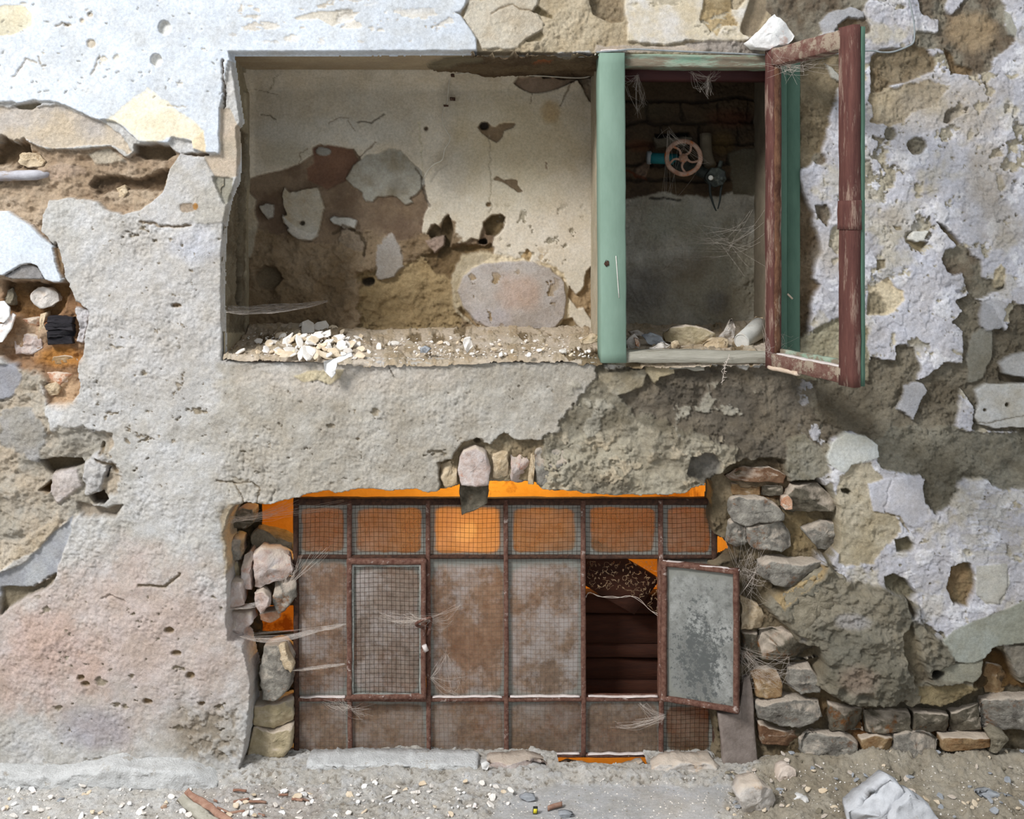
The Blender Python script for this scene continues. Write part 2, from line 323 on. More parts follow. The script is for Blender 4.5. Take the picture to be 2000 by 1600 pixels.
def glass_mat(name, dust, dcol, thr, tr=.5, tcol=(205, 180, 150), clear=(200, 190, 170), spots=None, edge=.14, sc=9.0, pale=(172, 166, 162)):
    """dirty wired glass: clear parts, a dust film that scatters light through, thicker dirt along the edges"""
    m = bpy.data.materials.new(name); m.use_nodes = True; t = m.node_tree; L = t.links; t.nodes.clear()
    out = N(t, 'ShaderNodeOutputMaterial')
    tc = N(t, 'ShaderNodeTexCoord'); oi = N(t, 'ShaderNodeObjectInfo')
    av = N(t, 'ShaderNodeVectorMath', operation='SCALE'); av.inputs[0].default_value = (9, 5, 7); L.new(oi.outputs['Random'], av.inputs['Scale'])
    mp = N(t, 'ShaderNodeMapping'); L.new(av.outputs[0], mp.inputs['Location']); L.new(tc.outputs['Object'], mp.inputs[0])
    n = N(t, 'ShaderNodeTexNoise', i_Scale=sc, i_Detail=9.0, i_Roughness=.64); L.new(mp.outputs[0], n.inputs['Vector'])
    uv = N(t, 'ShaderNodeSeparateXYZ'); L.new(tc.outputs['UV'], uv.inputs[0])
    def edge_d(o):
        a = N(t, 'ShaderNodeMath', operation='SUBTRACT'); L.new(o, a.inputs[0]); a.inputs[1].default_value = .5
        b_ = N(t, 'ShaderNodeMath', operation='ABSOLUTE'); L.new(a.outputs[0], b_.inputs[0])
        c = N(t, 'ShaderNodeMath', operation='POWER'); L.new(b_.outputs[0], c.inputs[0]); c.inputs[1].default_value = 8; return c.outputs[0]
    s = N(t, 'ShaderNodeMath', operation='ADD'); L.new(edge_d(uv.outputs[0]), s.inputs[0]); L.new(edge_d(uv.outputs[1]), s.inputs[1])
    p = N(t, 'ShaderNodeMath', operation='POWER'); L.new(s.outputs[0], p.inputs[0]); p.inputs[1].default_value = .125   # 0.5 at edge
    ns = N(t, 'ShaderNodeMath', operation='MULTIPLY_ADD'); L.new(n.outputs[0], ns.inputs[0]); ns.inputs[1].default_value = .16; L.new(p.outputs[0], ns.inputs[2])
    er = N(t, 'ShaderNodeMapRange'); er.inputs[1].default_value = .58 - edge * .45; er.inputs[2].default_value = .58 - edge * .45 + .035; L.new(ns.outputs[0], er.inputs[0])
    fr = N(t, 'ShaderNodeMapRange'); fr.inputs[1].default_value = thr - .07; fr.inputs[2].default_value = thr + .07
    fr.inputs[3].default_value = dust[0]; fr.inputs[4].default_value = dust[1]; L.new(n.outputs[0], fr.inputs[0])
    mx = N(t, 'ShaderNodeMath', operation='MAXIMUM'); L.new(fr.outputs[0], mx.inputs[0])
    em = N(t, 'ShaderNodeMath', operation='MULTIPLY'); L.new(er.outputs[0], em.inputs[0]); em.inputs[1].default_value = .93; L.new(em.outputs[0], mx.inputs[1])
    n2 = N(t, 'ShaderNodeTexNoise', i_Scale=60.0, i_Detail=6.0, i_Roughness=.7); L.new(mp.outputs[0], n2.inputs['Vector'])
    cr = N(t, 'ShaderNodeValToRGB'); e = cr.color_ramp.elements; e[0].position = .35; e[1].position = .66
    e[0].color = (*lin(tuple(v * .68 for v in dcol)), 1); e[1].color = (*lin(dcol), 1); L.new(n2.outputs[0], cr.inputs[0])
    n5 = N(t, 'ShaderNodeTexNoise', i_Scale=7.0, i_Detail=10.0, i_Roughness=.78); L.new(mp.outputs[0], n5.inputs['Vector'])
    r5 = N(t, 'ShaderNodeMapRange'); r5.inputs[1].default_value = .47; r5.inputs[2].default_value = .60; r5.inputs[4].default_value = .85; L.new(n5.outputs[0], r5.inputs[0])
    p5 = N(t, 'ShaderNodeMix', data_type='RGBA'); L.new(r5.outputs[0], p5.inputs[0]); L.new(cr.outputs[0], p5.inputs[6]); p5.inputs[7].default_value = (*lin(pale), 1)
    df = N(t, 'ShaderNodeBsdfDiffuse'); dc = p5.outputs[2]
    ecm = N(t, 'ShaderNodeMix', data_type='RGBA'); L.new(er.outputs[0], ecm.inputs[0]); L.new(dc, ecm.inputs[6]); ecm.inputs[7].default_value = (*lin((128, 128, 120)), 1); dc = ecm.outputs[2]
    if spots:
        sn = N(t, 'ShaderNodeTexNoise', i_Scale=spots[1], i_Detail=8.0, i_Roughness=.8); L.new(mp.outputs[0], sn.inputs['Vector'])
        sr = N(t, 'ShaderNodeMapRange'); sr.inputs[1].default_value = spots[2] - .03; sr.inputs[2].default_value = spots[2] + .05
        vd = N(t, 'ShaderNodeVectorMath', operation='DISTANCE'); L.new(tc.outputs['UV'], vd.inputs[0]); vd.inputs[1].default_value = (.5, .34, 0)
        vm = N(t, 'ShaderNodeMath', operation='MULTIPLY_ADD'); L.new(vd.outputs['Value'], vm.inputs[0]); vm.inputs[1].default_value = -.34; vm.inputs[2].default_value = .13
        va = N(t, 'ShaderNodeMath', operation='ADD'); L.new(vm.outputs[0], va.inputs[0]); L.new(sn.outputs[0], va.inputs[1]); L.new(va.outputs[0], sr.inputs[0])
        sm = N(t, 'ShaderNodeMix', data_type='RGBA'); L.new(sr.outputs[0], sm.inputs[0]); L.new(dc, sm.inputs[6]); sm.inputs[7].default_value = (*lin(spots[0]), 1); dc = sm.outputs[2]
    L.new(dc, df.inputs[0])
    tl = N(t, 'ShaderNodeBsdfTranslucent'); tl.inputs[0].default_value = (*lin(tcol), 1)
    ms = N(t, 'ShaderNodeMixShader'); tf = N(t, 'ShaderNodeMath', operation='MULTIPLY_ADD'); L.new(er.outputs[0], tf.inputs[0]); tf.inputs[1].default_value = -tr * .8; tf.inputs[2].default_value = tr; L.new(tf.outputs[0], ms.inputs[0]); L.new(df.outputs[0], ms.inputs[1]); L.new(tl.outputs[0], ms.inputs[2])
    tp = N(t, 'ShaderNodeBsdfTransparent'); tp.inputs[0].default_value = (*lin(clear), 1)
    gl = N(t, 'ShaderNodeBsdfGlossy'); gl.inputs['Roughness'].default_value = .25; gl.inputs[0].default_value = (.8, .8, .8, 1)
    m1 = N(t, 'ShaderNodeMixShader'); L.new(mx.outputs[0], m1.inputs[0]); L.new(tp.outputs[0], m1.inputs[1]); L.new(ms.outputs[0], m1.inputs[2])
    m2 = N(t, 'ShaderNodeMixShader'); m2.inputs[0].default_value = .03; L.new(m1.outputs[0], m2.inputs[1]); L.new(gl.outputs[0], m2.inputs[2])
    L.new(m2.outputs[0], out.inputs[0]); return m
M['glass_top'] = glass_mat('amber dirty glass', (.35, .85), (128, 116, 98), .49, .42, edge=.24, pale=(132, 126, 114), tcol=(225, 195, 150))
M['glass_glow'] = glass_mat('amber glass before the bulb', (.70, .93), (128, 116, 98), .48, .62, edge=.20, pale=(132, 126, 114), tcol=(235, 205, 160))
M['glass_mid'] = glass_mat('dusty glass', (.66, .97), (152, 130, 110), .44, .24, edge=.12, sc=7)
M['glass_low'] = glass_mat('dusty lower glass', (.70, .95), (140, 120, 100), .46, .24, edge=.10, sc=8, pale=(150, 142, 134))
M['glass_vent'] = glass_mat('grey dusty glass', (.62, .90), (148, 136, 124), .46, .2, edge=.12, sc=8)
M['glass_open'] = glass_mat('mottled grey glass', (.97, 1.0), (150, 150, 144), .5, .05, spots=((88, 90, 88), 60.0, .53), clear=(90, 90, 85), pale=(168, 168, 163))
# ---- geometry helpers
def ngrid(rings, closed=True, cap0=True, cap1=True):
    """skin successive rings of equal length"""
    vs_ = [v for r in rings for v in r]; n = len(rings[0]); fs = []
    for i in range(len(rings) - 1):
        for j in range(n if closed else n - 1):
            k = (j + 1) % n
            fs.append((i * n + j, i * n + k, (i + 1) * n + k, (i + 1) * n + j))
    if cap0: fs.append(tuple(reversed(range(n))))
    if cap1: fs.append(tuple(range((len(rings) - 1) * n, len(rings) * n)))
    return vs_, fs
def bar_geo(a, b, side, depth, w_, t_, bev=.15, segs=8, wob=0.0, seed=0, off=(0, 0)):
    """bar from a to b; side = unit vector of its width, depth = of its thickness"""
    a = Vector(a); b = Vector(b); side = Vector(side).normalized(); depth = Vector(depth).normalized(); rings = []
    q = bev * min(w_, t_)
    hw, ht = w_ / 2, t_ / 2
    sec = [(-hw + q, -ht), (hw - q, -ht), (hw, -ht + q), (hw, ht - q), (hw - q, ht), (-hw + q, ht), (-hw, ht - q), (-hw, -ht + q)]
    for i in range(segs + 1):
        f = i / segs; c = a.lerp(b, f); r = []
        for j, (u, v) in enumerate(sec):
            p = c + side * (u + off[0]) + depth * (v + off[1])
            if wob: p = p + mnoise.noise_vector(p * 38 + Vector((seed, seed * 2.3, 0))) * wob + mnoise.noise_vector(p * 9 + Vector((0, seed, 3))) * wob * .8
            r.append(p)
        rings.append(r)
    return ngrid(rings)
def join(*geos):
    V = []; F = []
    for v, f in geos:
        k = len(V); V += [tuple(p) for p in v]; F += [tuple(i + k for i in g) for g in f]
    return V, F
def tube_geo(pts, r, n=6, rf=None):
    pts = [Vector(p) for p in pts]; rings = []
    for i, p in enumerate(pts):
        d = (pts[min(i + 1, len(pts) - 1)] - pts[max(i - 1, 0)])
        if d.length < 1e-9: d = Vector((0, 0, 1))
        d.normalize(); u = d.orthogonal().normalized()
        ref = Vector((0, -1, .01)); u = (ref - d * ref.dot(d)); u = u.normalized() if u.length > .05 else d.orthogonal().normalized()
        v = d.cross(u); rr = rf(i / (len(pts) - 1)) * r if rf else r
        rings.append([p + (u * math.cos(2 * math.pi * j / n) + v * math.sin(2 * math.pi * j / n)) * rr for j in range(n)])
    return ngrid(rings)
def smooth_path(pts, sub=5):
    pts = [Vector(p) for p in pts]; out = []
    for i in range(len(pts) - 1):
        p0 = pts[max(i - 1, 0)]; p1 = pts[i]; p2 = pts[i + 1]; p3 = pts[min(i + 2, len(pts) - 1)]
        for k in range(sub):
            t = k / sub
            out.append(.5 * ((2 * p1) + (p2 - p0) * t + (2 * p0 - 5 * p1 + 4 * p2 - p3) * t * t + (3 * p1 - p0 - 3 * p2 + p3) * t ** 3))
    out.append(pts[-1]); return out
def stone(name, poly, yf, th, mat, parent=None, rel=.004, seed=1, flat=.25, tilt=(0, 0), step=6, smooth=True, facets=2):
    """irregular stone whose outline is poly (photo-plane px at its own depth), front at yf, body going th into the wall"""
    rnd = random.Random(seed); y_m = yf + th * .2
    n = len(poly); out = []
    for i in range(n):
        ax, ay = poly[i]; bx, by = poly[(i + 1) % n]; k = max(1, int(math.hypot(bx - ax, by - ay) / step))
        for j in range(k): out.append((ax + (bx - ax) * j / k, ay + (by - ay) * j / k))
    cx = sum(p[0] for p in out) / len(out); cy = sum(p[1] for p in out) / len(out)
    size = max(max(p[0] for p in out) - min(p[0] for p in out), max(p[1] for p in out) - min(p[1] for p in out)) * S
    c3 = P(cx, cy, y_m)
    pl = [(rnd.uniform(-.6, .6), rnd.uniform(-.6, .6), rnd.uniform(-.22, .02)) for _ in range(facets)]
    wx_ = max(p[0] for p in out) - min(p[0] for p in out); hy_ = max(p[1] for p in out) - min(p[1] for p in out)
    kx = min(1, hy_ / wx_ * 1.3); ky = min(1, wx_ / hy_ * 1.3)
    rings = []; so = Vector((seed * 1.7, seed * .9, 0))
    prof = [(.9, 1.0), (1.0, .6), (1.0, .26), (.99, .12), (.955, .035), (.89, .0), (.78, 0), (.64, 0), (.5, 0), (.36, 0), (.22, 0), (.08, 0)]
    for sc_, f in prof:
        r = []
        for (x, y) in out:
            p = P(cx + (x - cx) * (1 - (1 - sc_) * kx), cy + (y - cy) * (1 - (1 - sc_) * ky), y_m)
            dx = p.x - c3.x; dz = p.z - c3.z
            yy = yf + th * f + tilt[0] * dx + tilt[1] * dz
            if f <= .13:
                for (a, b, c) in pl: yy = max(yy, yf + a * dx + b * dz + c * size * .35)
            p.y = yy
            n0 = mnoise.noise_vector(p * 22 + so); n1 = mnoise.noise_vector(p * 60 + so); n2 = mnoise.noise_vector(p * 150 + so); n3 = mnoise.noise_vector(p * 330)
            d_ = n0 * 1.1 + n1 * .9 + n2 * .6 + n3 * .35
            if f <= .13: d_.y += .9 * abs(n1.x) + .5 * abs(n2.x)
            p += d_ * rel
            r.append(p)
        rings.append(r)
    v, f = ngrid(rings)
    return mk(name, v, f, mat, parent, smooth)
def chip_geo(c, rx, ry, th, rnd, nrm=(0, 0, 1), n=7):
    nrm = Vector(nrm).normalized(); u = nrm.orthogonal().normalized(); v = nrm.cross(u); a0 = rnd.uniform(0, 6.28)
    u, v = u * math.cos(a0) + v * math.sin(a0), v * math.cos(a0) - u * math.sin(a0)
    rr = [rnd.uniform(.6, 1.1) for _ in range(n)]; rings = []
    for k, (s_, h) in enumerate([(.85, -.5), (1, -.1), (.93, .35), (.7, .5)]):
        rings.append([Vector(c) + u * (math.cos(2 * math.pi * i / n) * rr[i] * rx * s_) + v * (math.sin(2 * math.pi * i / n) * rr[i] * ry * s_) + nrm * th * (h + .15 * rnd.uniform(-1, 1)) for i in range(n)])
    return ngrid(rings)
M['dust_white'] = rough_mat('white crumbling mortar', (208, 207, 204), (232, 231, 228), (186, 176, 162), 40, 1.0, dist=.006)
M['slab'] = rough_mat('grey slab', (112, 100, 92), (142, 130, 122), (158, 148, 136), 24, .6, dist=.003)
M['grey_rock'] = rough_mat('pale grey rock', (176, 176, 178), (206, 206, 208), (150, 144, 134), 14, .6, dist=.004)
M['dust_lump'] = rough_mat('pinkish powdery plaster', (206, 188, 172), (222, 206, 192), None, 40, .8)
#@@STRUCT
# ================================================================== THE MASONRY WALL
WH = (205, 210, 216); WH2 = (194, 198, 203); CR = (224, 212, 186)
GR = (208, 205, 201); GR2 = (195, 191, 184)
SAND = (204, 182, 156); SAND2 = (180, 156, 130)
LIL = (193, 191, 196); LIL2 = (178, 175, 178)
OLV = (156, 148, 130); OLV2 = (128, 119, 100); BRN = (118, 103, 85); BRN2 = (88, 78, 64)
TAN = (190, 180, 158); TAN2 = (162, 152, 132); CREAM = (214, 198, 170)
def axis(a, b, fine0, fine1, st, margin):
    return np.concatenate([np.arange(a, fine0, margin), np.arange(fine0, fine1, st), np.arange(fine1, b, margin)])
xs = axis(-420, 2430, -24, 2026, 1.9, 8); ys = axis(-260, 1560, -22, 1560, 1.9, 8)
PX, PY = np.meshgrid(xs, ys)
W = Paint(PX, PY, GR, GR2, kind='pebble', grain=.75)
# tonal regions of the grey render
W.tint(250, 1260, 330, 230, (205, 182, 170), .75); W.tint(60, 1290, 200, 120, (205, 176, 162), .6); W.tint(180, 1420, 90, 60, (168, 164, 172), .6)
W.tint(380, 1430, 110, 70, (158, 144, 122), .45); W.tint(300, 620, 240, 260, (200, 194, 188), .6); W.tint(380, 480, 60, 50, (205, 206, 214), .7)
W.reg([(430, 715), (1170, 700), (1500, 712), (1500, 1000), (430, 1000)], (192, 184, 170), (176, 166, 150), op=.8, ew=60, rag=30, kind='pebble', lv=-1, amp=.8)
W.tint(680, 740, 260, 50, (206, 196, 184), .7)
W.bulge(560, 830, 200, 120, 8); W.bulge(230, 600, 220, 240, 6)
for i, (x0, y0, x1, y1) in enumerate([(150, 380, 450, 700), (120, 700, 480, 1000), (60, 1130, 470, 1500), (440, 720, 1150, 960)]):
    W.speck(x0, y0, x1, y1, .92, 26, 300 + i * 7, (176, 163, 142), add=-6, soft=.12, sx=.6)
    W.speck(x0, y0, x1, y1, 1.0, 12, 340 + i * 7, (180, 168, 150), add=-4, soft=.12)
W.speck(340, 1370, 480, 1500, 0, 12, 380, (160, 146, 126), add=-6, soft=.7, op=.8)
# centre-right rough olive/tan render
W.reg([(1110, 800), (1150, 760), (1170, 715), (1240, 708), (1500, 715), (1600, 740), (1700, 700), (1860, 690), (1960, 700), (2100, 650), (2500, 700), (2500, 1600), (1400, 1600), (1400, 1000), (1100, 990), (1040, 960), (1040, 870), (1090, 840)],
      OLV, OLV2, lv=-9, kind='rough', amp=1.0, rag=14, ew=5, grain=.9)
W.reg([(1180, 712), (1500, 715), (1560, 735), (1690, 760), (1700, 700), (1760, 740), (1740, 850), (1620, 860), (1560, 930), (1440, 900), (1380, 850), (1240, 800), (1190, 760)], (106, 97, 84), (132, 121, 104), lv=-20, kind='rough', amp=1.1, rag=16, ew=10, grain=.9)
W.reg([(1165, 735), (1200, 722), (1270, 722), (1262, 760), (1200, 775)], (186, 176, 156), (160, 148, 124), lv=-6, kind='rough', rag=6, ew=4)
W.reg([(1262, 716), (1312, 712), (1318, 730), (1290, 738), (1282, 750), (1262, 730)], (200, 184, 152), lv=-4, kind='smooth', rag=3)
W.reg([(1290, 755), (1500, 770), (1480, 830), (1330, 812)], (98, 90, 78), (118, 108, 94), lv=-24, kind='rough', rag=10, ew=10)
W.reg([(1060, 890), (1140, 850), (1250, 830), (1370, 860), (1440, 880), (1430, 940), (1380, 950), (1340, 985), (1100, 985), (1045, 950)], TAN, TAN2, lv=-2, kind='rough', amp=1.6, rag=10, ew=6, grain=.95)
W.speck(1060, 840, 1450, 980, .45, 24, 402, CREAM, add=5, soft=.3)
W.speck(1100, 730, 1500, 900, .6, 40, 409, (186, 178, 160), add=5, soft=.2)
W.reg([(1350, 895), (1395, 885), (1410, 905), (1405, 935), (1380, 950), (1345, 925)], (148, 142, 132), (120, 114, 102), lv=-30, kind='rough', rag=5, ew=5)
W.reg([(880, 895), (908, 865), (935, 860), (960, 868), (985, 845), (1005, 860), (1062, 862), (1055, 900), (1045, 985), (860, 985), (856, 905)], (176, 160, 132), (150, 132, 104), lv=-26, kind='rough', rag=6, ew=4, grain=.9)
W.blob(932, 863, 6, add=-20, ew=3, rag=1)
# white painted plaster, upper left
W.reg([(-500, -300), (905, -300), (912, 2), (905, 22), (888, 25), (900, 32), (916, 52), (930, 72), (932, 98), (932, 120), (447, 120), (441, 150), (437, 190), (430, 212), (430, 255), (431, 300), (405, 298), (379, 291), (376, 277), (337, 268), (331, 280), (305, 278), (272, 279), (262, 268), (241, 248), (222, 237), (205, 232), (190, 236), (170, 225), (130, 205), (110, 200), (70, 197), (35, 203), (28, 199), (-500, 201)],
      WH, WH2, lv=9, kind='smooth', amp=1.0, rag=2.5, ew=2, grain=.3)
W.reg([(210, 235), (235, 215), (290, 172), (330, 200), (345, 215), (400, 255), (400, 290), (376, 276), (337, 268), (305, 278), (272, 279), (250, 250)], CR, (228, 220, 200), rag=5, ew=5, add=-.6)
W.reg([(-100, 20), (15, 10), (52, 15), (66, 28), (64, 50), (45, 62), (22, 72), (-100, 60)], (218, 208, 182), rag=4, ew=2, add=-1.5)
W.reg([(375, 275), (400, 255), (402, 298), (379, 290)], (226, 206, 172), rag=2, ew=3)
W.reg([(574, 36), (610, 24), (690, 20), (690, 38), (650, 52), (622, 38), (580, 42)], (206, 198, 184), lv=6.5, kind='smooth', rag=3, ew=1.5)
W.speck(-30, -20, 460, 190, 1.02, 20, 420, (206, 200, 188), add=-3.5, soft=.05, sx=.7)
W.speck(440, 0, 930, 100, .62, 26, 427, (222, 216, 206), add=-2.2, soft=.04, sx=.5)
W.speck(440, -20, 930, 100, .75, 14, 431, (208, 200, 188), add=-1.6, soft=.04, sx=.4)
for a in ((162, 42, 6, 6), (180, 86, 9, 9), (178, 30, 5, 4), (135, 50, 8, 3)): W.blob(a[0], a[1], a[2], a[3], col=(196, 184, 166), add=-5, ew=3, rag=2)
W.blob(323, 55, 12, 14, col=(232, 230, 224), add=-13, ew=4, rag=1); W.blob(307, 118, 11, 12, col=(232, 230, 224), add=-14, ew=2.5, rag=.5)
rnd = random.Random(5)
for i in range(46):
    x = rnd.uniform(0, 440); y = rnd.uniform(0, 190); a = rnd.uniform(-1.2, .4); l = rnd.uniform(2, 6)
    W.crack([(x, y), (x + l * math.cos(a), y + l * math.sin(a))], 1.4, 2.5, (120, 116, 106))
W.crack([(25, 148), (45, 130), (52, 118), (75, 125)], 2, 4, (168, 158, 142)); W.crack([(78, 115), (85, 130), (95, 128)], 2, 4, (150, 140, 124))
W.crack([(180, 145), (190, 128), (198, 112)], 2, 3.5, (168, 158, 142)); W.crack([(108, 52), (120, 50), (128, 46), (137, 48)], 2, 4, (150, 138, 120))
W.crack([(330, 205), (345, 210), (365, 208)], 1.5, 2, (170, 158, 136)); W.crack([(437, 120), (437, 165), (439, 190), (438, 215)], 2.2, 12, (130, 112, 90))
# smooth grey shelf under the white edge
W.reg([(-500, 206), (30, 207), (60, 208), (110, 204), (175, 230), (200, 240), (235, 262), (250, 285), (260, 296), (248, 304), (235, 292), (215, 283), (180, 284), (140, 288), (100, 290), (70, 284), (58, 276), (44, 268), (28, 277), (-500, 266)],
      (196, 186, 176), (208, 192, 170), lv=-6, kind='pebble', amp=.8, rag=4, ew=3, grain=.8)
W.reg([(25, 206), (50, 202), (70, 199), (82, 203), (60, 214), (35, 213)], (150, 138, 116), lv=-14, kind='smooth', rag=2, ew=3)
# sandy torn band with the pipe
W.reg([(-500, 272), (28, 279), (45, 271), (58, 279), (98, 293), (215, 286), (248, 306), (262, 297), (272, 282), (330, 284), (345, 300), (405, 302), (350, 306), (330, 330), (322, 368), (300, 388), (275, 408), (240, 421), (205, 405), (190, 393), (130, 385), (95, 392), (84, 420), (82, 450), (105, 480), (112, 470), (122, 520), (130, 555), (-500, 545)],
      SAND, SAND2, lv=-30, kind='rubble', amp=.75, rag=5, ew=4, grain=1)
W.reg([(262, 282), (300, 279), (330, 284), (338, 300), (320, 312), (280, 312), (262, 302)], (142, 120, 92), lv=-42, kind='rough', amp=.7, rag=4, ew=5)
W.reg([(170, 360), (200, 345), (260, 352), (330, 330), (310, 368), (270, 372), (235, 372), (190, 378)], (134, 112, 88), lv=-50, kind='rough', amp=.9, rag=8, ew=8)
W.reg([(0, 265), (25, 275), (50, 282), (60, 310), (40, 322), (-30, 322)], (130, 108, 82), lv=-52, kind='rough', amp=.8, rag=8, ew=10)
W.reg([(110, 318), (60, 340), (110, 352), (160, 338), (150, 322)], (210, 184, 160), lv=-22, kind='rubble', amp=.6, rag=8, ew=10)
W.reg([(165, 300), (205, 290), (240, 305), (245, 318), (180, 318)], (222, 206, 182), lv=-14, kind='rough', amp=.8, rag=5, ew=6)
# pale plaster islands
W.reg([(330, 330), (352, 300), (402, 312), (412, 335), (428, 350), (440, 380), (447, 410), (440, 434), (400, 437), (375, 436), (345, 441), (310, 438), (272, 428), (275, 412), (300, 392), (318, 375), (325, 350)], (204, 200, 196), (190, 184, 174), lv=3, kind='pebble', amp=.6, rag=3, ew=3)
W.blob(366, 405, 16, 9, col=(176, 158, 138), add=-3, rag=4); W.blob(382, 403, 5, 7, col=(190, 140, 80), rag=2); W.crack([(275, 430), (310, 442), (345, 444), (372, 440)], 2.5, 6, (150, 128, 98))
W.reg([(430, 212), (449, 210), (470, 260), (462, 345), (440, 350), (420, 346), (410, 330), (399, 304), (431, 303)], (206, 188, 168), (190, 176, 156), lv=-4, kind='smooth', rag=2.5, ew=3)
W.reg([(415, 345), (455, 348), (450, 385), (440, 400), (426, 372)], (150, 146, 132), (170, 164, 148), lv=-9, kind='smooth', rag=3, ew=4)
W.reg([(-400, 400), (15, 412), (60, 440), (85, 465), (107, 481), (109, 505), (113, 520), (123, 545), (119, 552), (105, 553), (88, 546), (74, 520), (60, 515), (44, 516), (8, 538), (-400, 540)], (206, 212, 219), (196, 202, 209), lv=7, kind='smooth', amp=.6, rag=1.5, ew=1.6, grain=.25)
W.reg([(5, 540), (44, 518), (62, 517), (74, 522), (88, 547), (20, 545)], (164, 160, 158), lv=-2, kind='rough', amp=.5, rag=2, ew=2)
W.reg([(105, 485), (112, 482), (120, 500), (121, 545), (112, 520)], (190, 160, 126), lv=-12, rag=2, ew=2)
# opened brickwork at the far left
W.reg([(-400, 545), (90, 548), (132, 556), (146, 590), (172, 602), (172, 625), (163, 670), (152, 720), (154, 762), (142, 786), (92, 790), (78, 745), (40, 725), (0, 700), (-400, 700)],
      (196, 166, 136), (160, 122, 88), lv=-40, kind='rubble', amp=.7, rag=6, ew=5, grain=1)
W.reg([(0, 550), (125, 556), (120, 605), (60, 640), (0, 600)], (122, 96, 68), (150, 112, 70), lv=-64, kind='rough', rag=6, ew=8)
W.tint(110, 700, 60, 24, (206, 140, 60), .7); W.tint(120, 770, 40, 40, (226, 190, 150), .6); W.tint(70, 630, 30, 14, (204, 120, 54), .8)
W.reg([(140, 600), (172, 605), (168, 640), (158, 668), (146, 668), (150, 640)], (214, 206, 204), (226, 222, 222), lv=-14, kind='rough', rag=5, ew=3)
# torn left edge lower down
W.reg([(-400, 700), (40, 725), (80, 745), (90, 800), (100, 840), (150, 830), (215, 850), (212, 900), (235, 930), (230, 962), (150, 1000), (140, 1020), (95, 1050), (40, 1095), (-400, 1120)],
      (190, 182, 168), (206, 190, 168), lv=-20, kind='rubble', amp=.8, rag=12, ew=10, grain=1)
W.reg([(-300, 710), (30, 712), (40, 740), (20, 780), (-300, 800)], (184, 182, 186), lv=-6, kind='smooth', rag=8, ew=5)
W.reg([(0, 800), (60, 800), (90, 850), (80, 900), (0, 870)], (190, 186, 182), (176, 170, 160), lv=-10, kind='rough', amp=.7, rag=10, ew=6)
W.reg([(78, 900), (100, 896), (155, 898), (162, 908), (130, 920), (95, 930)], (132, 116, 90), lv=-50, kind='smooth', rag=4, ew=5)  # shadow under the overhang put into the colour of this hollow
W.reg([(75, 960), (98, 940), (105, 945), (90, 968)], (170, 126, 58), lv=-55, kind='smooth', rag=3, ew=4)
W.reg([(195, 908), (206, 902), (212, 915), (206, 935), (196, 932)], (126, 92, 62), lv=-48, kind='smooth', rag=3, ew=3)
W.reg([(175, 970), (200, 960), (212, 975), (200, 986), (180, 984)], (110, 92, 70), lv=-46, kind='smooth', rag=3, ew=4)
W.reg([(100, 925), (150, 915), (160, 950), (110, 985), (98, 960)], (220, 208, 200), (204, 186, 176), lv=-4, kind='rough', rag=5, ew=6)
W.reg([(165, 905), (195, 880), (214, 900), (195, 960), (170, 965), (160, 935)], (218, 214, 210), lv=-2, kind='rubble', amp=.7, rag=6, ew=6)
W.reg([(150, 985), (205, 995), (240, 985), (225, 1010), (160, 1010)], (174, 160, 142), lv=-24, kind='smooth', rag=5, ew=8)
W.reg([(-300, 1040), (40, 1060), (95, 1020), (110, 1000), (120, 1020), (80, 1070), (0, 1115), (-300, 1140)], (218, 204, 184), (204, 186, 160), lv=-4, kind='rough', rag=5, ew=5)
W.reg([(45, 1100), (78, 1070), (105, 1040), (140, 1010), (138, 1045), (120, 1080), (112, 1120), (60, 1150), (0, 1165), (-300, 1160), (-300, 1130), (0, 1120)], (164, 164, 168), (184, 184, 184), lv=-10, kind='smooth', amp=1.2, rag=5, ew=4)
W.reg([(0, 1150), (60, 1150), (110, 1122), (100, 1145), (50, 1165), (0, 1200)], (142, 130, 108), lv=-26, kind='rough', amp=.6, rag=5, ew=5)
W.crack([(200, 870), (196, 888)], 4, 12, (150, 130, 100)); W.crack([(190, 900), (215, 912), (228, 922)], 4, 10, (186, 162, 128))
W.crack([(275, 1142), (325, 1145), (350, 1120)], 3, 9, (160, 142, 112)); W.crack([(200, 1170), (215, 1160), (245, 1175)], 2.5, 6)
for a in ((345, 597, 9, 4), (160, 1322, 6, 4), (168, 1335, 8, 5), (333, 1230, 9, 5), (345, 1275, 8, 4), (290, 1370, 10, 6), (395, 1374, 8, 5), (372, 1318, 7, 6)):
    W.blob(a[0], a[1], a[2], a[3], col=(150, 128, 98), add=-10, ew=4, rag=4)
W.bulge(90, 850, 90, 70, 14); W.bulge(330, 1200, 160, 200, 8); W.bulge(130, 1280, 160, 120, 8)
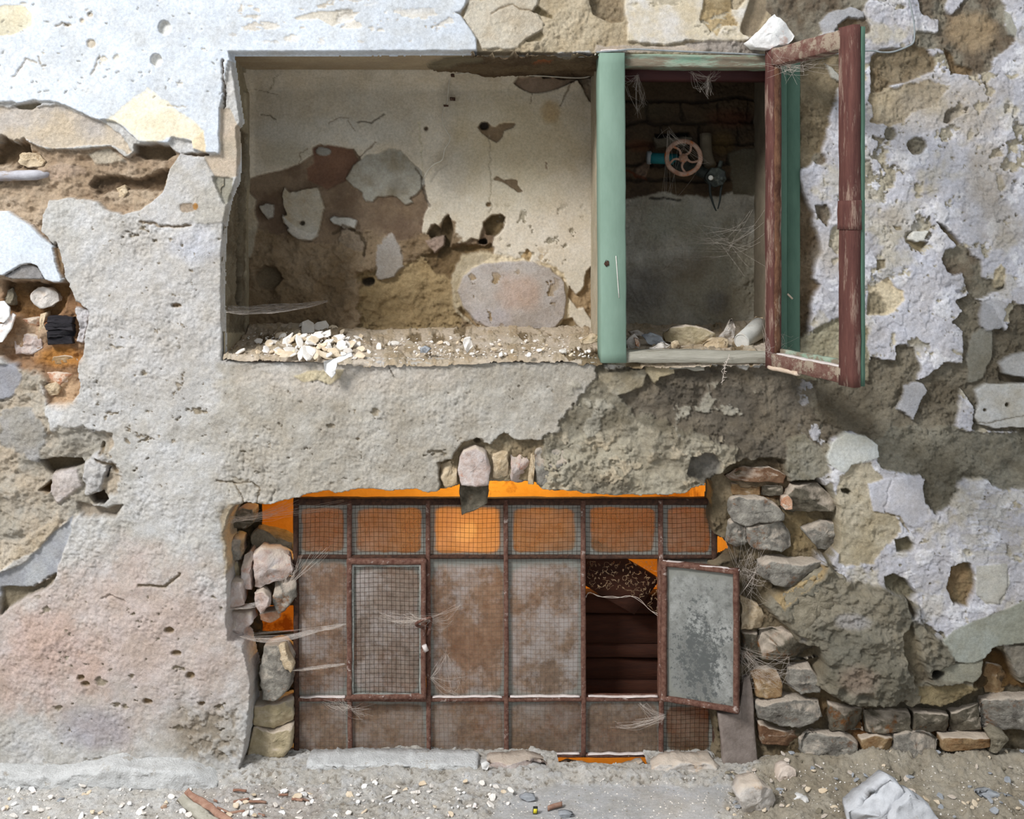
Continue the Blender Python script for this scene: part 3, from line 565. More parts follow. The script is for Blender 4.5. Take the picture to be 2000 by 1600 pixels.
# plaster above the niche, top centre
W.reg([(905, -300), (1560, -300), (1560, 60), (1530, 112), (1165, 112), (1150, 98), (932, 112), (930, 72), (912, 48), (900, 28), (914, 2)], (208, 192, 164), (190, 172, 142), lv=-7, kind='rough', amp=.7, rag=3, ew=3, grain=.95)
W.reg([(915, 0), (1055, -10), (1045, 18), (1062, 45), (1060, 60), (1030, 78), (1010, 92), (940, 96), (932, 80), (905, 35)], (200, 186, 164), (212, 202, 184), lv=-1, kind='pebble', amp=.6, rag=4, ew=3, grain=.8)
W.reg([(1022, 78), (1058, 58), (1064, 68), (1056, 80), (1030, 82)], (156, 140, 110), lv=-13, kind='smooth', rag=2, ew=3)
W.reg([(1040, 22), (1050, 10), (1080, 30), (1078, 36)], (140, 124, 92), lv=-16, kind='rough', rag=3, ew=3)
W.reg([(1155, -60), (1205, -60), (1220, 18), (1222, 40), (1195, 42), (1160, 25), (1152, 5)], (146, 130, 104), (170, 152, 124), lv=-26, kind='rough', rag=4, ew=4)
W.crack([(960, 25), (985, 15), (1000, 11), (1020, 18), (1045, 24)], 1.8, 3, (140, 122, 96))
W.reg([(1216, -300), (1372, -300), (1376, 20), (1440, 20), (1462, -10), (1462, -300), (1475, -300), (1465, 0), (1448, 50), (1446, 62), (1470, 76), (1440, 82), (1400, 85), (1365, 82), (1340, 78), (1300, 88), (1240, 82), (1225, 80), (1226, 45), (1220, 20)], (214, 208, 200), (206, 192, 166), lv=4, kind='smooth', amp=.9, rag=3, ew=2.5, grain=.5)
W.reg([(1372, -40), (1430, -10), (1425, 20), (1440, 50), (1412, 52), (1400, 70), (1385, 62), (1372, 40)], (196, 176, 140), (160, 138, 100), lv=-2, kind='rough', amp=.6, rag=6, ew=3)
W.speck(1216, -20, 1460, 90, .55, 22, 440, (196, 184, 160), add=-3, sx=.45)
W.reg([(1340, 84), (1365, 80), (1450, 80), (1490, 95), (1480, 108), (1345, 104)], (196, 184, 172), lv=-4, kind='rough', rag=4, ew=3)
W.reg([(1165, 88), (1340, 90), (1380, 100), (1160, 104)], (214, 198, 180), lv=-3, kind='smooth', rag=3, ew=3)
W.reg([(1448, 50), (1475, -30), (1505, -30), (1500, 20), (1478, 70), (1452, 68)], (164, 148, 124), lv=-12, kind='smooth', rag=3, ew=3)
# ---- right-hand wall: lilac white paint over olive render
W.reg([(1560, -300), (2500, -300), (2500, 1300), (2000, 1258), (1952, 1260), (1936, 1266), (1925, 1282), (1898, 1296), (1864, 1292), (1850, 1262), (1840, 1240), (1800, 1220), (1788, 1190), (1740, 1180), (1720, 1150), (1640, 1140), (1625, 1100), (1645, 1060), (1640, 990), (1625, 930), (1615, 890), (1630, 862), (1660, 846), (1712, 860), (1740, 900), (1810, 900), (1840, 830), (1770, 760), (1700, 700), (1560, 700)],
      LIL, LIL2, lv=2, kind='flaky', amp=1.0, rag=9, ew=2.5, grain=.5)
W.speck(1560, -20, 2500, 700, .46, 62, 460, OLV, TAN, lv=-7, kind='rough', amp=.8, soft=.06)
W.speck(1560, 60, 2500, 1260, .74, 30, 467, TAN, OLV, add=-4, soft=.25)
W.speck(1560, -20, 2500, 1260, .95, 12, 474, OLV, add=-3, soft=.2)
W.speck(1560, -20, 2500, 1260, .35, 34, 477, (214, 212, 214), LIL, add=1.6, soft=.05)
W.speck(1560, -20, 2500, 1260, .55, 70, 479, (188, 182, 172), TAN, op=.7, soft=.5)
dk = dict(col=OLV, col2=BRN, kind='rough', grain=.95, ew=3)
W.reg([(1430, -300), (1700, -300), (1690, 20), (1700, 60), (1660, 80), (1640, 60), (1605, 65), (1600, 90), (1560, 110), (1500, 110), (1540, 60), (1500, 20)], lv=-11, rag=7, **dk)
W.reg([(1600, 45), (1620, 22), (1660, 15), (1690, 20), (1690, 35), (1655, 40), (1635, 55), (1625, 70), (1608, 68)], (200, 198, 200), lv=0, kind='smooth', rag=4, ew=3)
W.reg([(1636, 48), (1660, 32), (1675, 35), (1680, 50), (1640, 56)], (148, 126, 98), lv=-16, kind='rough', rag=3, ew=3)
W.reg([(1785, -60), (1860, -60), (1845, 20), (1860, 30), (1900, -20), (1945, -10), (1965, 10), (1966, 60), (1985, 75), (1965, 95), (1945, 110), (1930, 140), (1900, 150), (1862, 140), (1850, 105), (1830, 92), (1800, 98), (1786, 88), (1790, 60), (1830, 62), (1832, 42), (1800, 30)], lv=-8, rag=8, **dk)
W.tint(1900, 60, 60, 50, (190, 166, 132), .7)
W.reg([(1960, 20), (1975, 30), (1985, 60), (1982, 72), (1970, 68), (1962, 45)], (176, 172, 158), lv=3, kind='smooth', rag=2, ew=2)
W.reg([(1700, 110), (1720, 98), (1755, 96), (1785, 88), (1815, 100), (1828, 120), (1822, 140), (1800, 150), (1775, 160), (1740, 168), (1715, 190), (1702, 205)], (128, 110, 84), (150, 134, 108), lv=-14, kind='rough', rag=5, ew=4, grain=.9)
W.reg([(1700, 185), (1740, 170), (1800, 155), (1860, 165), (1830, 200), (1800, 215), (1770, 235), (1740, 245), (1702, 235)], (196, 180, 152), (168, 150, 120), lv=-6, kind='rough', amp=.9, rag=9, ew=4, grain=.9)
W.reg([(1845, 95), (1860, 105), (1870, 125), (1905, 135), (1900, 148), (1862, 142)], (144, 120, 88), lv=-18, kind='rough', rag=4, ew=3)
W.reg([(1852, 215), (1875, 210), (1870, 225), (1855, 240), (1845, 238), (1848, 222)], lv=-9, rag=5, **dk)
W.reg([(1560, 112), (1655, 100), (1655, 160), (1640, 175), (1630, 200), (1618, 230), (1612, 262), (1600, 300), (1580, 320), (1558, 330)], (156, 140, 112), (122, 108, 84), lv=-14, kind='rough', amp=1.1, rag=8, ew=5, grain=1)
W.reg([(1612, 120), (1625, 130), (1650, 155), (1650, 165), (1625, 150)], (196, 192, 180), lv=-4, kind='smooth', rag=3, ew=2)
W.blob(1600, 310, 12, 10, lv=-14, rag=5, **dk); W.blob(1738, 262, 10, 13, lv=-8, rag=5, **dk); W.blob(1790, 285, 16, 16, lv=-7, rag=7, **dk)
W.reg([(1552, 330), (1575, 385), (1590, 430), (1606, 470), (1604, 490), (1594, 520), (1590, 545), (1606, 556), (1596, 570), (1584, 592), (1581, 640), (1578, 680), (1552, 690)], (126, 106, 82), (150, 130, 104), lv=-26, kind='rough', amp=1.2, rag=5, ew=6, grain=1)
W.reg([(1593, 402), (1615, 398), (1622, 420), (1615, 440), (1600, 425)], lv=-12, rag=4, **dk)
W.blob(1640, 468, 18, 26, lv=-6, col=TAN, col2=OLV, kind='rough', rag=8, ew=4)
W.reg([(1560, 660), (1590, 650), (1625, 625), (1655, 615), (1700, 640), (1700, 760), (1560, 740)], (164, 156, 132), (140, 132, 108), lv=-7, kind='rough', amp=.7, rag=8, ew=4)
W.reg([(1695, 555), (1705, 560), (1735, 541), (1750, 560), (1766, 568), (1768, 585), (1748, 608), (1735, 616), (1695, 616)], (212, 196, 166), (198, 184, 156), lv=-5, kind='rough', amp=.5, rag=3, ew=2.5)
W.reg([(1695, 570), (1722, 572), (1735, 600), (1730, 614), (1695, 614)], (146, 134, 110), lv=-9, kind='rough', amp=.7, rag=5, ew=8)
W.reg([(1772, 470), (1780, 467), (1812, 474), (1800, 492), (1792, 489)], (136, 122, 94), lv=-12, kind='smooth', rag=1.5, ew=2)
W.reg([(1772, 468), (1782, 452), (1815, 450), (1803, 470), (1790, 474)], (216, 214, 206), lv=6, kind='smooth', rag=2, ew=1.5)
W.reg([(1742, 440), (1760, 440), (1766, 452), (1750, 452)], (150, 138, 114), lv=-6, rag=3); W.reg([(1713, 508), (1730, 506), (1728, 522), (1714, 526)], (150, 138, 114), lv=-6, rag=3)
W.reg([(1828, 432), (1845, 440), (1860, 452), (1876, 470), (1880, 485), (1868, 478), (1850, 458)], (110, 98, 78), lv=-18, kind='smooth', rag=4, ew=3)
W.reg([(1848, 490), (1880, 478), (1895, 492), (1915, 512), (1922, 540), (1960, 545), (1965, 565), (1930, 580), (1900, 585), (1888, 560), (1880, 535), (1850, 530), (1842, 505)], lv=-12, rag=7, **dk)
W.reg([(1940, 525), (1955, 514), (1966, 525), (1962, 560), (1945, 565), (1938, 545)], (192, 178, 150), lv=-3, kind='rough', rag=4, ew=3)
W.reg([(1700, 695), (1722, 702), (1752, 706), (1750, 680), (1770, 668), (1792, 682), (1796, 705), (1803, 725), (1793, 742), (1822, 730), (1838, 712), (1858, 708), (1882, 711), (1884, 680), (1878, 648), (1862, 630), (1884, 610), (1870, 590), (1892, 575), (1935, 600), (1965, 650), (1985, 600), (2040, 590), (2500, 580), (2500, 900), (1900, 840), (1905, 800), (1880, 760), (1860, 860), (1700, 860), (1600, 820), (1600, 740), (1700, 745)],
      (142, 133, 115), (112, 102, 85), lv=-13, kind='rough', amp=1.05, rag=7, ew=3, grain=.95)
W.reg([(1905, 652), (1940, 640), (1945, 690), (1925, 740), (1895, 750), (1890, 700)], (158, 154, 142), (140, 134, 118), lv=-7, kind='smooth', rag=6, ew=4)
W.reg([(1920, 590), (1950, 575), (1960, 600), (1962, 640), (1930, 645), (1915, 620)], (190, 188, 190), lv=0, kind='smooth', rag=7, ew=3)
W.reg([(1950, 710), (1975, 692), (2100, 680), (2500, 690), (2500, 730), (2010, 742), (1960, 735)], (204, 202, 200), lv=6, kind='smooth', rag=3, ew=3)
W.reg([(1955, 728), (1990, 738), (2050, 745), (1985, 750), (1955, 745)], (110, 98, 80), lv=-22, kind='smooth', rag=3, ew=4)
W.reg([(1905, 762), (1925, 748), (1960, 750), (2500, 740), (2500, 832), (1970, 837), (1940, 838), (1910, 829), (1903, 815), (1911, 790)], (190, 188, 184), (178, 172, 160), lv=3, kind='smooth', amp=1.2, rag=3, ew=2, grain=.45)
W.blob(1967, 791, 4, col=(90, 80, 60), add=-8, rag=.5); W.blob(1923, 801, 3, col=(90, 80, 60), add=-6, rag=.5); W.crack([(1905, 826), (1950, 818), (2000, 812)], 1.4, 2, (120, 112, 96))
W.reg([(1765, 752), (1790, 745), (1806, 752), (1812, 766), (1797, 790), (1793, 805), (1784, 819), (1768, 806), (1750, 800), (1756, 785), (1764, 770)], (196, 194, 196), lv=0, kind='smooth', rag=4, ew=2)
W.reg([(1700, 850), (1720, 862), (1740, 830), (1800, 840), (1850, 830), (1905, 845), (1990, 842), (2500, 840), (2500, 985), (1960, 960), (1920, 930), (1870, 940), (1860, 990), (1830, 1000), (1808, 985), (1800, 930), (1740, 920), (1715, 905)], (146, 140, 124), (116, 109, 93), lv=-10, kind='rough', amp=1.1, rag=8, ew=4, grain=.95)
W.reg([(1612, 892), (1625, 865), (1650, 845), (1690, 850), (1713, 868), (1718, 894), (1692, 900), (1665, 911), (1651, 924), (1638, 920), (1618, 908)], (196, 196, 190), (184, 182, 172), lv=6, kind='smooth', amp=.8, rag=3, ew=2, grain=.4)
W.reg([(1640, 930), (1665, 912), (1700, 902), (1720, 930), (1740, 960), (1760, 1040), (1700, 1100), (1640, 1100), (1630, 1000)], (204, 192, 168), (184, 170, 142), lv=-2, kind='rough', amp=.8, rag=8, ew=4, grain=.9)
W.reg([(1642, 955), (1655, 955), (1665, 962), (1660, 968), (1645, 962)], (96, 88, 68), lv=-18, kind='smooth', rag=2, ew=3)
W.reg([(1695, 945), (1742, 932), (1808, 935), (1802, 955), (1808, 985), (1812, 1005), (1800, 1030), (1775, 1030), (1745, 1005), (1705, 1000)], LIL, LIL2, lv=3, kind='smooth', amp=.8, rag=3, ew=2, grain=.4)
W.crack([(1742, 938), (1732, 965), (1730, 998)], 2, 3); W.crack([(1730, 1000), (1755, 1010), (1775, 1035)], 2, 4, (150, 136, 108))
W.reg([(1858, 1108), (1880, 1100), (1896, 1102), (1905, 1125), (1902, 1160), (1890, 1185), (1862, 1180), (1850, 1150)], (112, 100, 76), (132, 110, 80), lv=-22, kind='rough', rag=5, ew=4)
W.reg([(1728, 1128), (1745, 1120), (1768, 1130), (1790, 1160), (1780, 1172), (1745, 1162), (1728, 1150)], (118, 110, 90), lv=-18, kind='rough', rag=4, ew=4)
W.reg([(1748, 1055), (1775, 1045), (1790, 1065), (1780, 1080), (1752, 1078)], (112, 104, 84), lv=-16, kind='smooth', rag=5, ew=4)
W.speck(1860, 940, 2500, 1110, -.1, 9, 486, (190, 184, 172), add=-1.5, op=.6, sx=.3)
W.reg([(1905, 1105), (1965, 1100), (1972, 1140), (1955, 1180), (1925, 1180), (1905, 1160)], (188, 184, 174), lv=3, kind='smooth', rag=1, ew=2); W.crack([(1970, 1110), (1965, 1150), (1952, 1182), (1925, 1178), (1912, 1165)], 2, 3)
W.reg([(1845, 1280), (1840, 1250), (1860, 1230), (1900, 1212), (1950, 1195), (2000, 1172), (2500, 1150), (2500, 1256), (2000, 1258), (1952, 1260), (1936, 1267), (1924, 1285), (1898, 1298), (1868, 1293)], (160, 162, 152), (146, 146, 132), lv=4, kind='smooth', amp=1.6, rag=2.5, ew=2.5, grain=.45)
for t_ in ((1850, 190, 130, 60), (1780, 230, 80, 50), (1930, 330, 60, 90), (1960, 440, 60, 60), (1740, 420, 50, 30), (1900, 240, 80, 40), (1620, 500, 40, 60)): W.tint(*t_, (176, 164, 146), .6)
# boulder-like render, lower right
W.reg([(1520, 1170), (1560, 1130), (1610, 1100), (1650, 1130), (1720, 1140), (1790, 1180), (1810, 1225), (1850, 1262), (1868, 1300), (1890, 1320), (1880, 1340), (1840, 1340), (1800, 1330), (1770, 1360), (1760, 1378), (1700, 1382), (1650, 1375), (1632, 1362), (1610, 1345), (1600, 1300), (1560, 1240), (1530, 1210)],
      (132, 126, 110), (158, 149, 130), lv=2, kind='rubble', amp=.9, rag=8, ew=7, grain=1)
W.bulge(1700, 1300, 100, 90, 20); W.bulge(1690, 1200, 90, 60, 12)
W.tint(1670, 1320, 50, 40, (176, 148, 130), .45); W.tint(1660, 1210, 40, 20, (200, 196, 196), .6); W.tint(1795, 1200, 24, 24, (210, 208, 210), .8)
W.reg([(1530, 1190), (1600, 1130), (1612, 1105), (1600, 1100), (1560, 1135), (1516, 1172)], (202, 176, 132), (186, 160, 118), lv=-2, kind='rough', rag=4, ew=4)
W.reg([(1770, 1160), (1800, 1300), (1820, 1330), (1790, 1340), (1770, 1300), (1762, 1240), (1790, 1200)], (122, 110, 90), (146, 134, 110), lv=-12, kind='rough', rag=6, ew=6)
W.reg([(1850, 1300), (1925, 1290), (1920, 1320), (1900, 1334), (1850, 1330), (1818, 1325)], (172, 168, 150), lv=0, kind='smooth', rag=3, ew=3)
W.reg([(1925, 1285), (1945, 1268), (1975, 1285), (1990, 1330), (2000, 1340), (2500, 1340), (2500, 1370), (1930, 1370), (1900, 1352), (1915, 1330)], (112, 84, 48), (84, 68, 46), lv=-40, kind='rough', rag=4, ew=5)
W.reg([(1960, 1262), (2500, 1256), (2500, 1330), (1990, 1325), (1975, 1295)], (150, 142, 128), lv=0, kind='rough', amp=.7, rag=4, ew=3)
W.blob(1832, 1320, 12, 8, lv=-45, col=(60, 52, 40), kind='smooth', rag=3, ew=4)
W.reg([(1800, 1345), (1880, 1335), (1915, 1350), (1890, 1362), (1870, 1376), (1840, 1386), (1795, 1375)], (158, 142, 108), (130, 114, 84), lv=-8, kind='rough', rag=5, ew=5)
# dark recessed courses at the foot of the right side
W.reg([(1480, 1350), (1530, 1330), (1600, 1345), (1635, 1366), (1680, 1380), (1720, 1382), (1765, 1374), (1800, 1380), (1845, 1388), (1870, 1378), (1905, 1356), (2500, 1350), (2500, 1600), (1480, 1600)],
      (104, 95, 78), (124, 107, 80), lv=-46, kind='rough', amp=1.0, rag=5, ew=5, grain=1)
W.tint(1850, 1440, 120, 16, (150, 100, 44), .8); W.tint(1700, 1440, 40, 30, (128, 84, 42), .8); W.tint(1580, 1400, 70, 30, (120, 90, 54), .5)
# recess with bare stones, right of the metal window
W.reg([(1385, 940), (1400, 935), (1425, 915), (1460, 902), (1500, 900), (1540, 905), (1556, 925), (1600, 935), (1625, 965), (1640, 1000), (1640, 1070), (1622, 1095), (1600, 1085), (1605, 1110), (1560, 1140), (1512, 1175), (1500, 1190), (1540, 1232), (1565, 1262), (1600, 1262), (1612, 1300), (1595, 1345), (1560, 1420), (1520, 1480), (1500, 1540), (1380, 1540)],
      (150, 134, 108), (118, 104, 80), lv=-62, kind='rough', amp=1.2, rag=5, ew=8, grain=1)
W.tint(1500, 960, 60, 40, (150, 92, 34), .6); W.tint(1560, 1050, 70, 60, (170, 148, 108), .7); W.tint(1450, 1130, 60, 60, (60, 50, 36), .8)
W.reg([(1500, 905), (1560, 915), (1556, 960), (1520, 960), (1455, 965), (1440, 930)], (138, 120, 96), (112, 96, 74), lv=-46, kind='rough', rag=5, ew=6)
W.reg([(1540, 860), (1575, 850), (1610, 880), (1625, 920), (1600, 940), (1548, 945), (1540, 920)], (160, 154, 138), (140, 132, 112), lv=-12, kind='rough', amp=.7, rag=6, ew=5)
W.bulge(1590, 1100, 60, 40, 10)
for (x, y, rx, ry) in ((1488, 1300, 11, 8), (1511, 1292, 7, 6), (1530, 1300, 9, 9), (1460, 1308, 10, 9)): W.blob(x, y, rx, ry, add=-60, col=(48, 44, 36), ew=4, rag=1)
# rim colours of the lower opening, torn left edge
W.reg([(428, 1000), (455, 985), (520, 978), (520, 1000), (470, 1010), (450, 1040), (452, 1120), (440, 1120)], (198, 180, 156), (176, 160, 136), add=-3, rag=6, ew=8)
W.crack([(478, 990), (470, 968), (452, 945), (425, 938)], 2, 5, (140, 124, 100)); W.crack([(500, 978), (505, 955), (490, 945), (455, 948)], 2, 5, (140, 124, 100)); W.crack([(530, 975), (538, 955)], 2, 5)
W.crack([(476, 882), (478, 920)], 2.2, 4); W.crack([(760, 715), (768, 735)], 2, 4, (110, 100, 84))
W.reg([(575, 735), (600, 725), (640, 722), (675, 720), (662, 740), (645, 752), (620, 742), (590, 745)], (214, 200, 168), (200, 186, 156), add=3, rag=3, ew=2)
# holes
lower_hole = [(445, 1012), (455, 992), (480, 981), (520, 985), (560, 976), (585, 974), (592, 968), (615, 962), (640, 958), (655, 964), (680, 960), (700, 955), (760, 959), (815, 955), (825, 961), (850, 963), (880, 958), (900, 950), (950, 945), (1040, 945), (1060, 957), (1100, 958), (1140, 963), (1180, 968), (1300, 969), (1340, 966), (1350, 955), (1390, 945), (1403, 950), (1404, 975), (1400, 1030), (1412, 1060), (1440, 1072), (1455, 1100), (1425, 1110), (1402, 1120), (1402, 1400), (1408, 1440), (1415, 1475), (1412, 1490), (1398, 1560), (470, 1560), (468, 1500), (478, 1460), (485, 1400), (487, 1340), (480, 1300), (471, 1262), (444, 1252), (441, 1200), (446, 1180), (441, 1150), (444, 1100), (436, 1040)]
upper_hole = [(447, 101), (700, 100), (930, 99), (1168, 103), (1564, 108), (1564, 709), (1172, 712), (1165, 707), (900, 709), (680, 707), (520, 709), (432, 705), (432, 660), (430, 600), (430, 520), (434, 440), (445, 385), (460, 350), (463, 300), (459, 250), (467, 238)]
keep = np.ones(PX.shape, bool)
for poly, rag, dep in ((lower_hole, 3.0, -115), (upper_hole, 1.2, -26)):
    sl = W.box(min(p[0] for p in poly), min(p[1] for p in poly), max(p[0] for p in poly), max(p[1] for p in poly), 12)
    d = sd_poly(W.X[sl], W.Y[sl], poly) + rag * (.4 * W.nA[sl] + .6 * W.nB[sl])
    m = sstep(d / 5 + .1); W.H[sl] += m * (dep - W.H[sl]); keep[sl] &= ~(d > 7.5)
def wall_pos(P_, X, Y):
    H = P_.H / 1000.0
    return np.stack([(X - VX) * S, -H, CZ + (VY - Y) * S], -1)
wall = grid_mesh('wall_front', wall_pos(W, PX, PY), W.C, W.G, keep, M['wall'])
tag(wall, 'old masonry wall of flaking white, grey and olive plaster around two openings', None, None, 'structure')
def patch(name, corner, du, dv, nu, nv, nrm, base, parent, paint=None, keepf=None, bend=None):
    """flat worn surface: corner + u*du + v*dv, painted in photo-plane coordinates"""
    u, v = np.meshgrid(np.linspace(0, 1, nu), np.linspace(0, 1, nv))
    Q = np.array(corner)[None, None] + u[..., None] * np.array(du) + v[..., None] * np.array(dv)
    if bend is not None: Q = bend(Q, u, v)
    k = D / (D + Q[..., 1]); X = VX + Q[..., 0] / S * k; Y = VY - (Q[..., 2] - CZ) / S * k
    if abs(nrm[1]) < .5:      # seen at a grazing angle: texture laid out in the surface's own measure
        T = Paint(X, Y, **base); T.__init__(Q[..., 0] / S + (Q[..., 1] / S if abs(nrm[0]) > .5 else 0), (Q[..., 1] if abs(nrm[2]) > .5 else Q[..., 2]) / S, **base); T.X = X.astype(np.float32); T.Y = Y.astype(np.float32)
    else: T = Paint(X, Y, **base)
    if paint: paint(T)
    Pn = Q + np.array(nrm)[None, None] * (T.H / 1000.0)[..., None]
    kp = keepf(T) if keepf else None
    return grid_mesh(name, Pn, T.C, T.G, kp, M['wall'], parent)
YB = .37
a = P(428, 60, YB); b = P(1200, 700, YB)
NB = (202, 191, 172); NB2 = (188, 177, 158)
def paint_niche(T):
    T.H += 34 * (1 - sstep((T.Y - 138) / 42)) + 18 * (1 - sstep((T.X - 478) / 22))
    T.tint(700, 200, 240, 60, (176, 168, 152), .6); T.tint(640, 260, 200, 40, (186, 184, 176), .5); T.tint(900, 330, 70, 70, (168, 160, 146), .6); T.tint(1010, 280, 170, 140, (196, 180, 148), .6)
    T.tint(1075, 215, 26, 30, (170, 140, 92), .6); T.tint(1040, 460, 160, 110, (212, 200, 182), .8); T.tint(1000, 380, 120, 60, (204, 192, 168), .6); T.tint(560, 300, 60, 30, (166, 158, 138), .5)
    b1 = dict(col=(140, 120, 98), col2=(112, 92, 74), kind='smooth', grain=.7)
    T.reg([(470, 372), (487, 352), (502, 345), (530, 336), (560, 331), (582, 320), (602, 309), (612, 300), (611, 289), (626, 281), (646, 286), (667, 290), (690, 290), (700, 300), (706, 310), (730, 330), (800, 330), (826, 350), (833, 390), (838, 402), (826, 430), (824, 460), (830, 466), (842, 440), (850, 438), (862, 448), (870, 445), (873, 424), (880, 428), (886, 460), (893, 474), (906, 476), (922, 465), (935, 468), (941, 450), (946, 433), (958, 424), (978, 417), (988, 424), (985, 446), (968, 462), (960, 480), (966, 498), (940, 515), (900, 530), (900, 700), (470, 700)],
          lv=-11, rag=3, ew=2.5, **b1)
    T.reg([(470, 440), (560, 460), (620, 480), (700, 450), (760, 470), (830, 460), (880, 440), (900, 480), (950, 500), (925, 520), (900, 560), (910, 610), (960, 650), (980, 720), (460, 720)], (168, 146, 118), (140, 118, 90), lv=-17, kind='rubble', amp=.8, rag=16, ew=10, grain=1)
    T.reg([(700, 540), (780, 520), (860, 500), (900, 540), (900, 640), (840, 655), (700, 650)], (150, 128, 92), (174, 150, 110), lv=-20, kind='rough', amp=1.3, rag=14, ew=10, grain=1)
    T.reg([(870, 480), (960, 478), (965, 500), (910, 525), (880, 545), (850, 530), (830, 500)], (138, 112, 74), (120, 98, 68), lv=-30, kind='rough', amp=1.2, rag=8, ew=8)
    T.reg([(610, 290), (640, 284), (690, 292), (700, 312), (680, 335), (676, 350), (640, 370), (600, 352), (598, 330), (612, 318)], (128, 96, 76), (112, 84, 68), lv=-15, kind='smooth', rag=3, ew=4)
    T.blob(630, 295, 14, 8, col=(160, 156, 146), lv=-9, kind='smooth', rag=4)
    T.reg([(676, 348), (690, 322), (712, 303), (745, 298), (762, 289), (782, 292), (800, 310), (826, 340), (828, 358), (815, 376), (798, 388), (805, 395), (790, 400), (776, 384), (765, 381), (740, 384), (728, 396), (712, 396), (704, 376), (690, 366)], (172, 168, 156), (148, 138, 118), lv=-4, kind='smooth', amp=1.4, rag=3.5, ew=2.5, grain=.7)
    T.tint(775, 365, 26, 24, (120, 112, 96), .6)
    T.reg([(552, 376), (556, 368), (566, 378), (590, 370), (620, 366), (626, 385), (634, 406), (628, 430), (622, 456), (610, 469), (590, 469), (574, 462), (562, 450), (566, 445), (553, 436), (552, 424), (562, 420), (553, 400)], (192, 184, 168), (176, 160, 134), lv=9, kind='smooth', amp=1.6, rag=3, ew=2)
    T.blob(591, 436, 5, 4, col=(90, 80, 64), add=-12, rag=1); T.reg([(552, 420), (566, 434), (585, 448), (610, 456), (620, 450), (622, 460), (608, 470), (580, 466), (562, 450)], (204, 196, 182), add=3, rag=1, ew=2)
    T.reg([(643, 428), (652, 421), (680, 425), (697, 432), (694, 448), (670, 445), (648, 438)], (206, 202, 192), lv=6, kind='smooth', rag=3, ew=2)
    T.reg([(505, 403), (520, 397), (535, 400), (533, 425), (522, 430), (512, 415)], (190, 182, 168), lv=2, kind='rough', amp=.5, rag=3)
    T.reg([(474, 370), (488, 376), (501, 390), (497, 410), (505, 435), (500, 462), (495, 490), (490, 505), (472, 505)], (190, 180, 160), (176, 160, 136), lv=8, kind='smooth', rag=2, ew=2)
    T.reg([(738, 480), (765, 455), (780, 480), (785, 520), (770, 540), (740, 545), (735, 510)], (186, 178, 170), (172, 162, 150), lv=-8, kind='smooth', rag=7, ew=5)
    T.reg([(665, 450), (700, 448), (715, 470), (712, 495), (690, 490), (660, 472)], (168, 150, 128), lv=-8, kind='rough', rag=5, ew=4)
    T.crack([(650, 452), (668, 440), (700, 455), (715, 475), (708, 500)], 3, 8, (110, 92, 68)); T.blob(718, 552, 13, 8, col=(78, 66, 50), add=-20, rag=3, ew=4)
    T.reg([(497, 540), (515, 518), (540, 525), (550, 545), (530, 565), (505, 560)], (140, 122, 96), lv=-28, kind='smooth', rag=4, ew=6)
    T.reg([(836, 455), (850, 439), (866, 452), (868, 470), (845, 470)], (110, 92, 68), lv=-26, kind='rough', rag=3, ew=3)
    T.reg([(866, 430), (876, 420), (884, 450), (880, 480), (862, 500), (850, 520), (860, 470)], (104, 86, 60), lv=-30, kind='rough', rag=3, ew=3)
    T.reg([(832, 470), (866, 462), (868, 480), (850, 495), (835, 480)], (190, 166, 150), lv=-6, kind='rough', rag=4, ew=3)
    T.reg([(945, 436), (958, 424), (978, 417), (988, 424), (985, 446), (968, 462), (950, 460)], (112, 94, 66), lv=-28, kind='rough', rag=3, ew=3)
    T.blob(944, 472, 10, 7, col=(70, 58, 42), lv=-44, kind='smooth', rag=3, ew=4)
    T.reg([(1003, 163), (1012, 150), (1125, 148), (1128, 156), (1110, 163), (1090, 172), (1060, 180), (1035, 181), (1015, 172)], (148, 126, 106), (128, 108, 88), lv=-5, kind='smooth', rag=2, ew=2)
    T.reg([(1125, 152), (1150, 140), (1165, 140), (1160, 198), (1150, 195), (1140, 175)], (158, 146, 130), (128, 112, 92), lv=-9, kind='rough', rag=4, ew=3)
    T.reg([(1012, 135), (1170, 128), (1170, 152), (1015, 150)], (104, 88, 70), lv=-16, kind='rough', rag=4, ew=4)
    T.reg([(933, 248), (940, 240), (952, 238), (960, 246), (968, 248), (976, 241), (990, 240), (1007, 242), (1002, 250), (984, 255), (982, 266), (970, 279), (955, 272), (940, 260)], (132, 112, 88), lv=-5, kind='smooth', rag=2, ew=1.6)
    T.blob(946, 246, 9, 8, col=(58, 48, 40), add=-18, rag=1.5, ew=3); T.blob(832, 251, 4, col=(90, 74, 58), add=-8, rag=.5)
    T.reg([(960, 352), (970, 345), (985, 352), (1000, 350), (1012, 352), (1012, 362), (1026, 376), (1012, 377), (998, 366), (988, 358), (972, 353)], (130, 110, 86), lv=-5, kind='smooth', rag=2, ew=1.6)
    T.blob(955, 400, 5, 4, col=(130, 106, 76), lv=-8, rag=2)
    T.speck(960, 390, 1150, 540, .62, 16, 505, (160, 150, 130), add=-4)
    T.reg([(1017, 500), (1030, 487), (1040, 495), (1035, 512), (1020, 510)], (168, 142, 102), lv=-7, kind='rough', rag=2, ew=2)
    T.speck(1040, 480, 1110, 525, .2, 12, 512, (176, 150, 110), add=-5)
    T.reg([(905, 500), (940, 490), (1020, 505), (1090, 520), (1112, 560), (1110, 640), (1050, 662), (950, 660), (890, 610), (880, 560), (890, 520)], (204, 188, 160), (190, 172, 140), lv=-6, kind='rough', amp=.8, rag=6, ew=5)
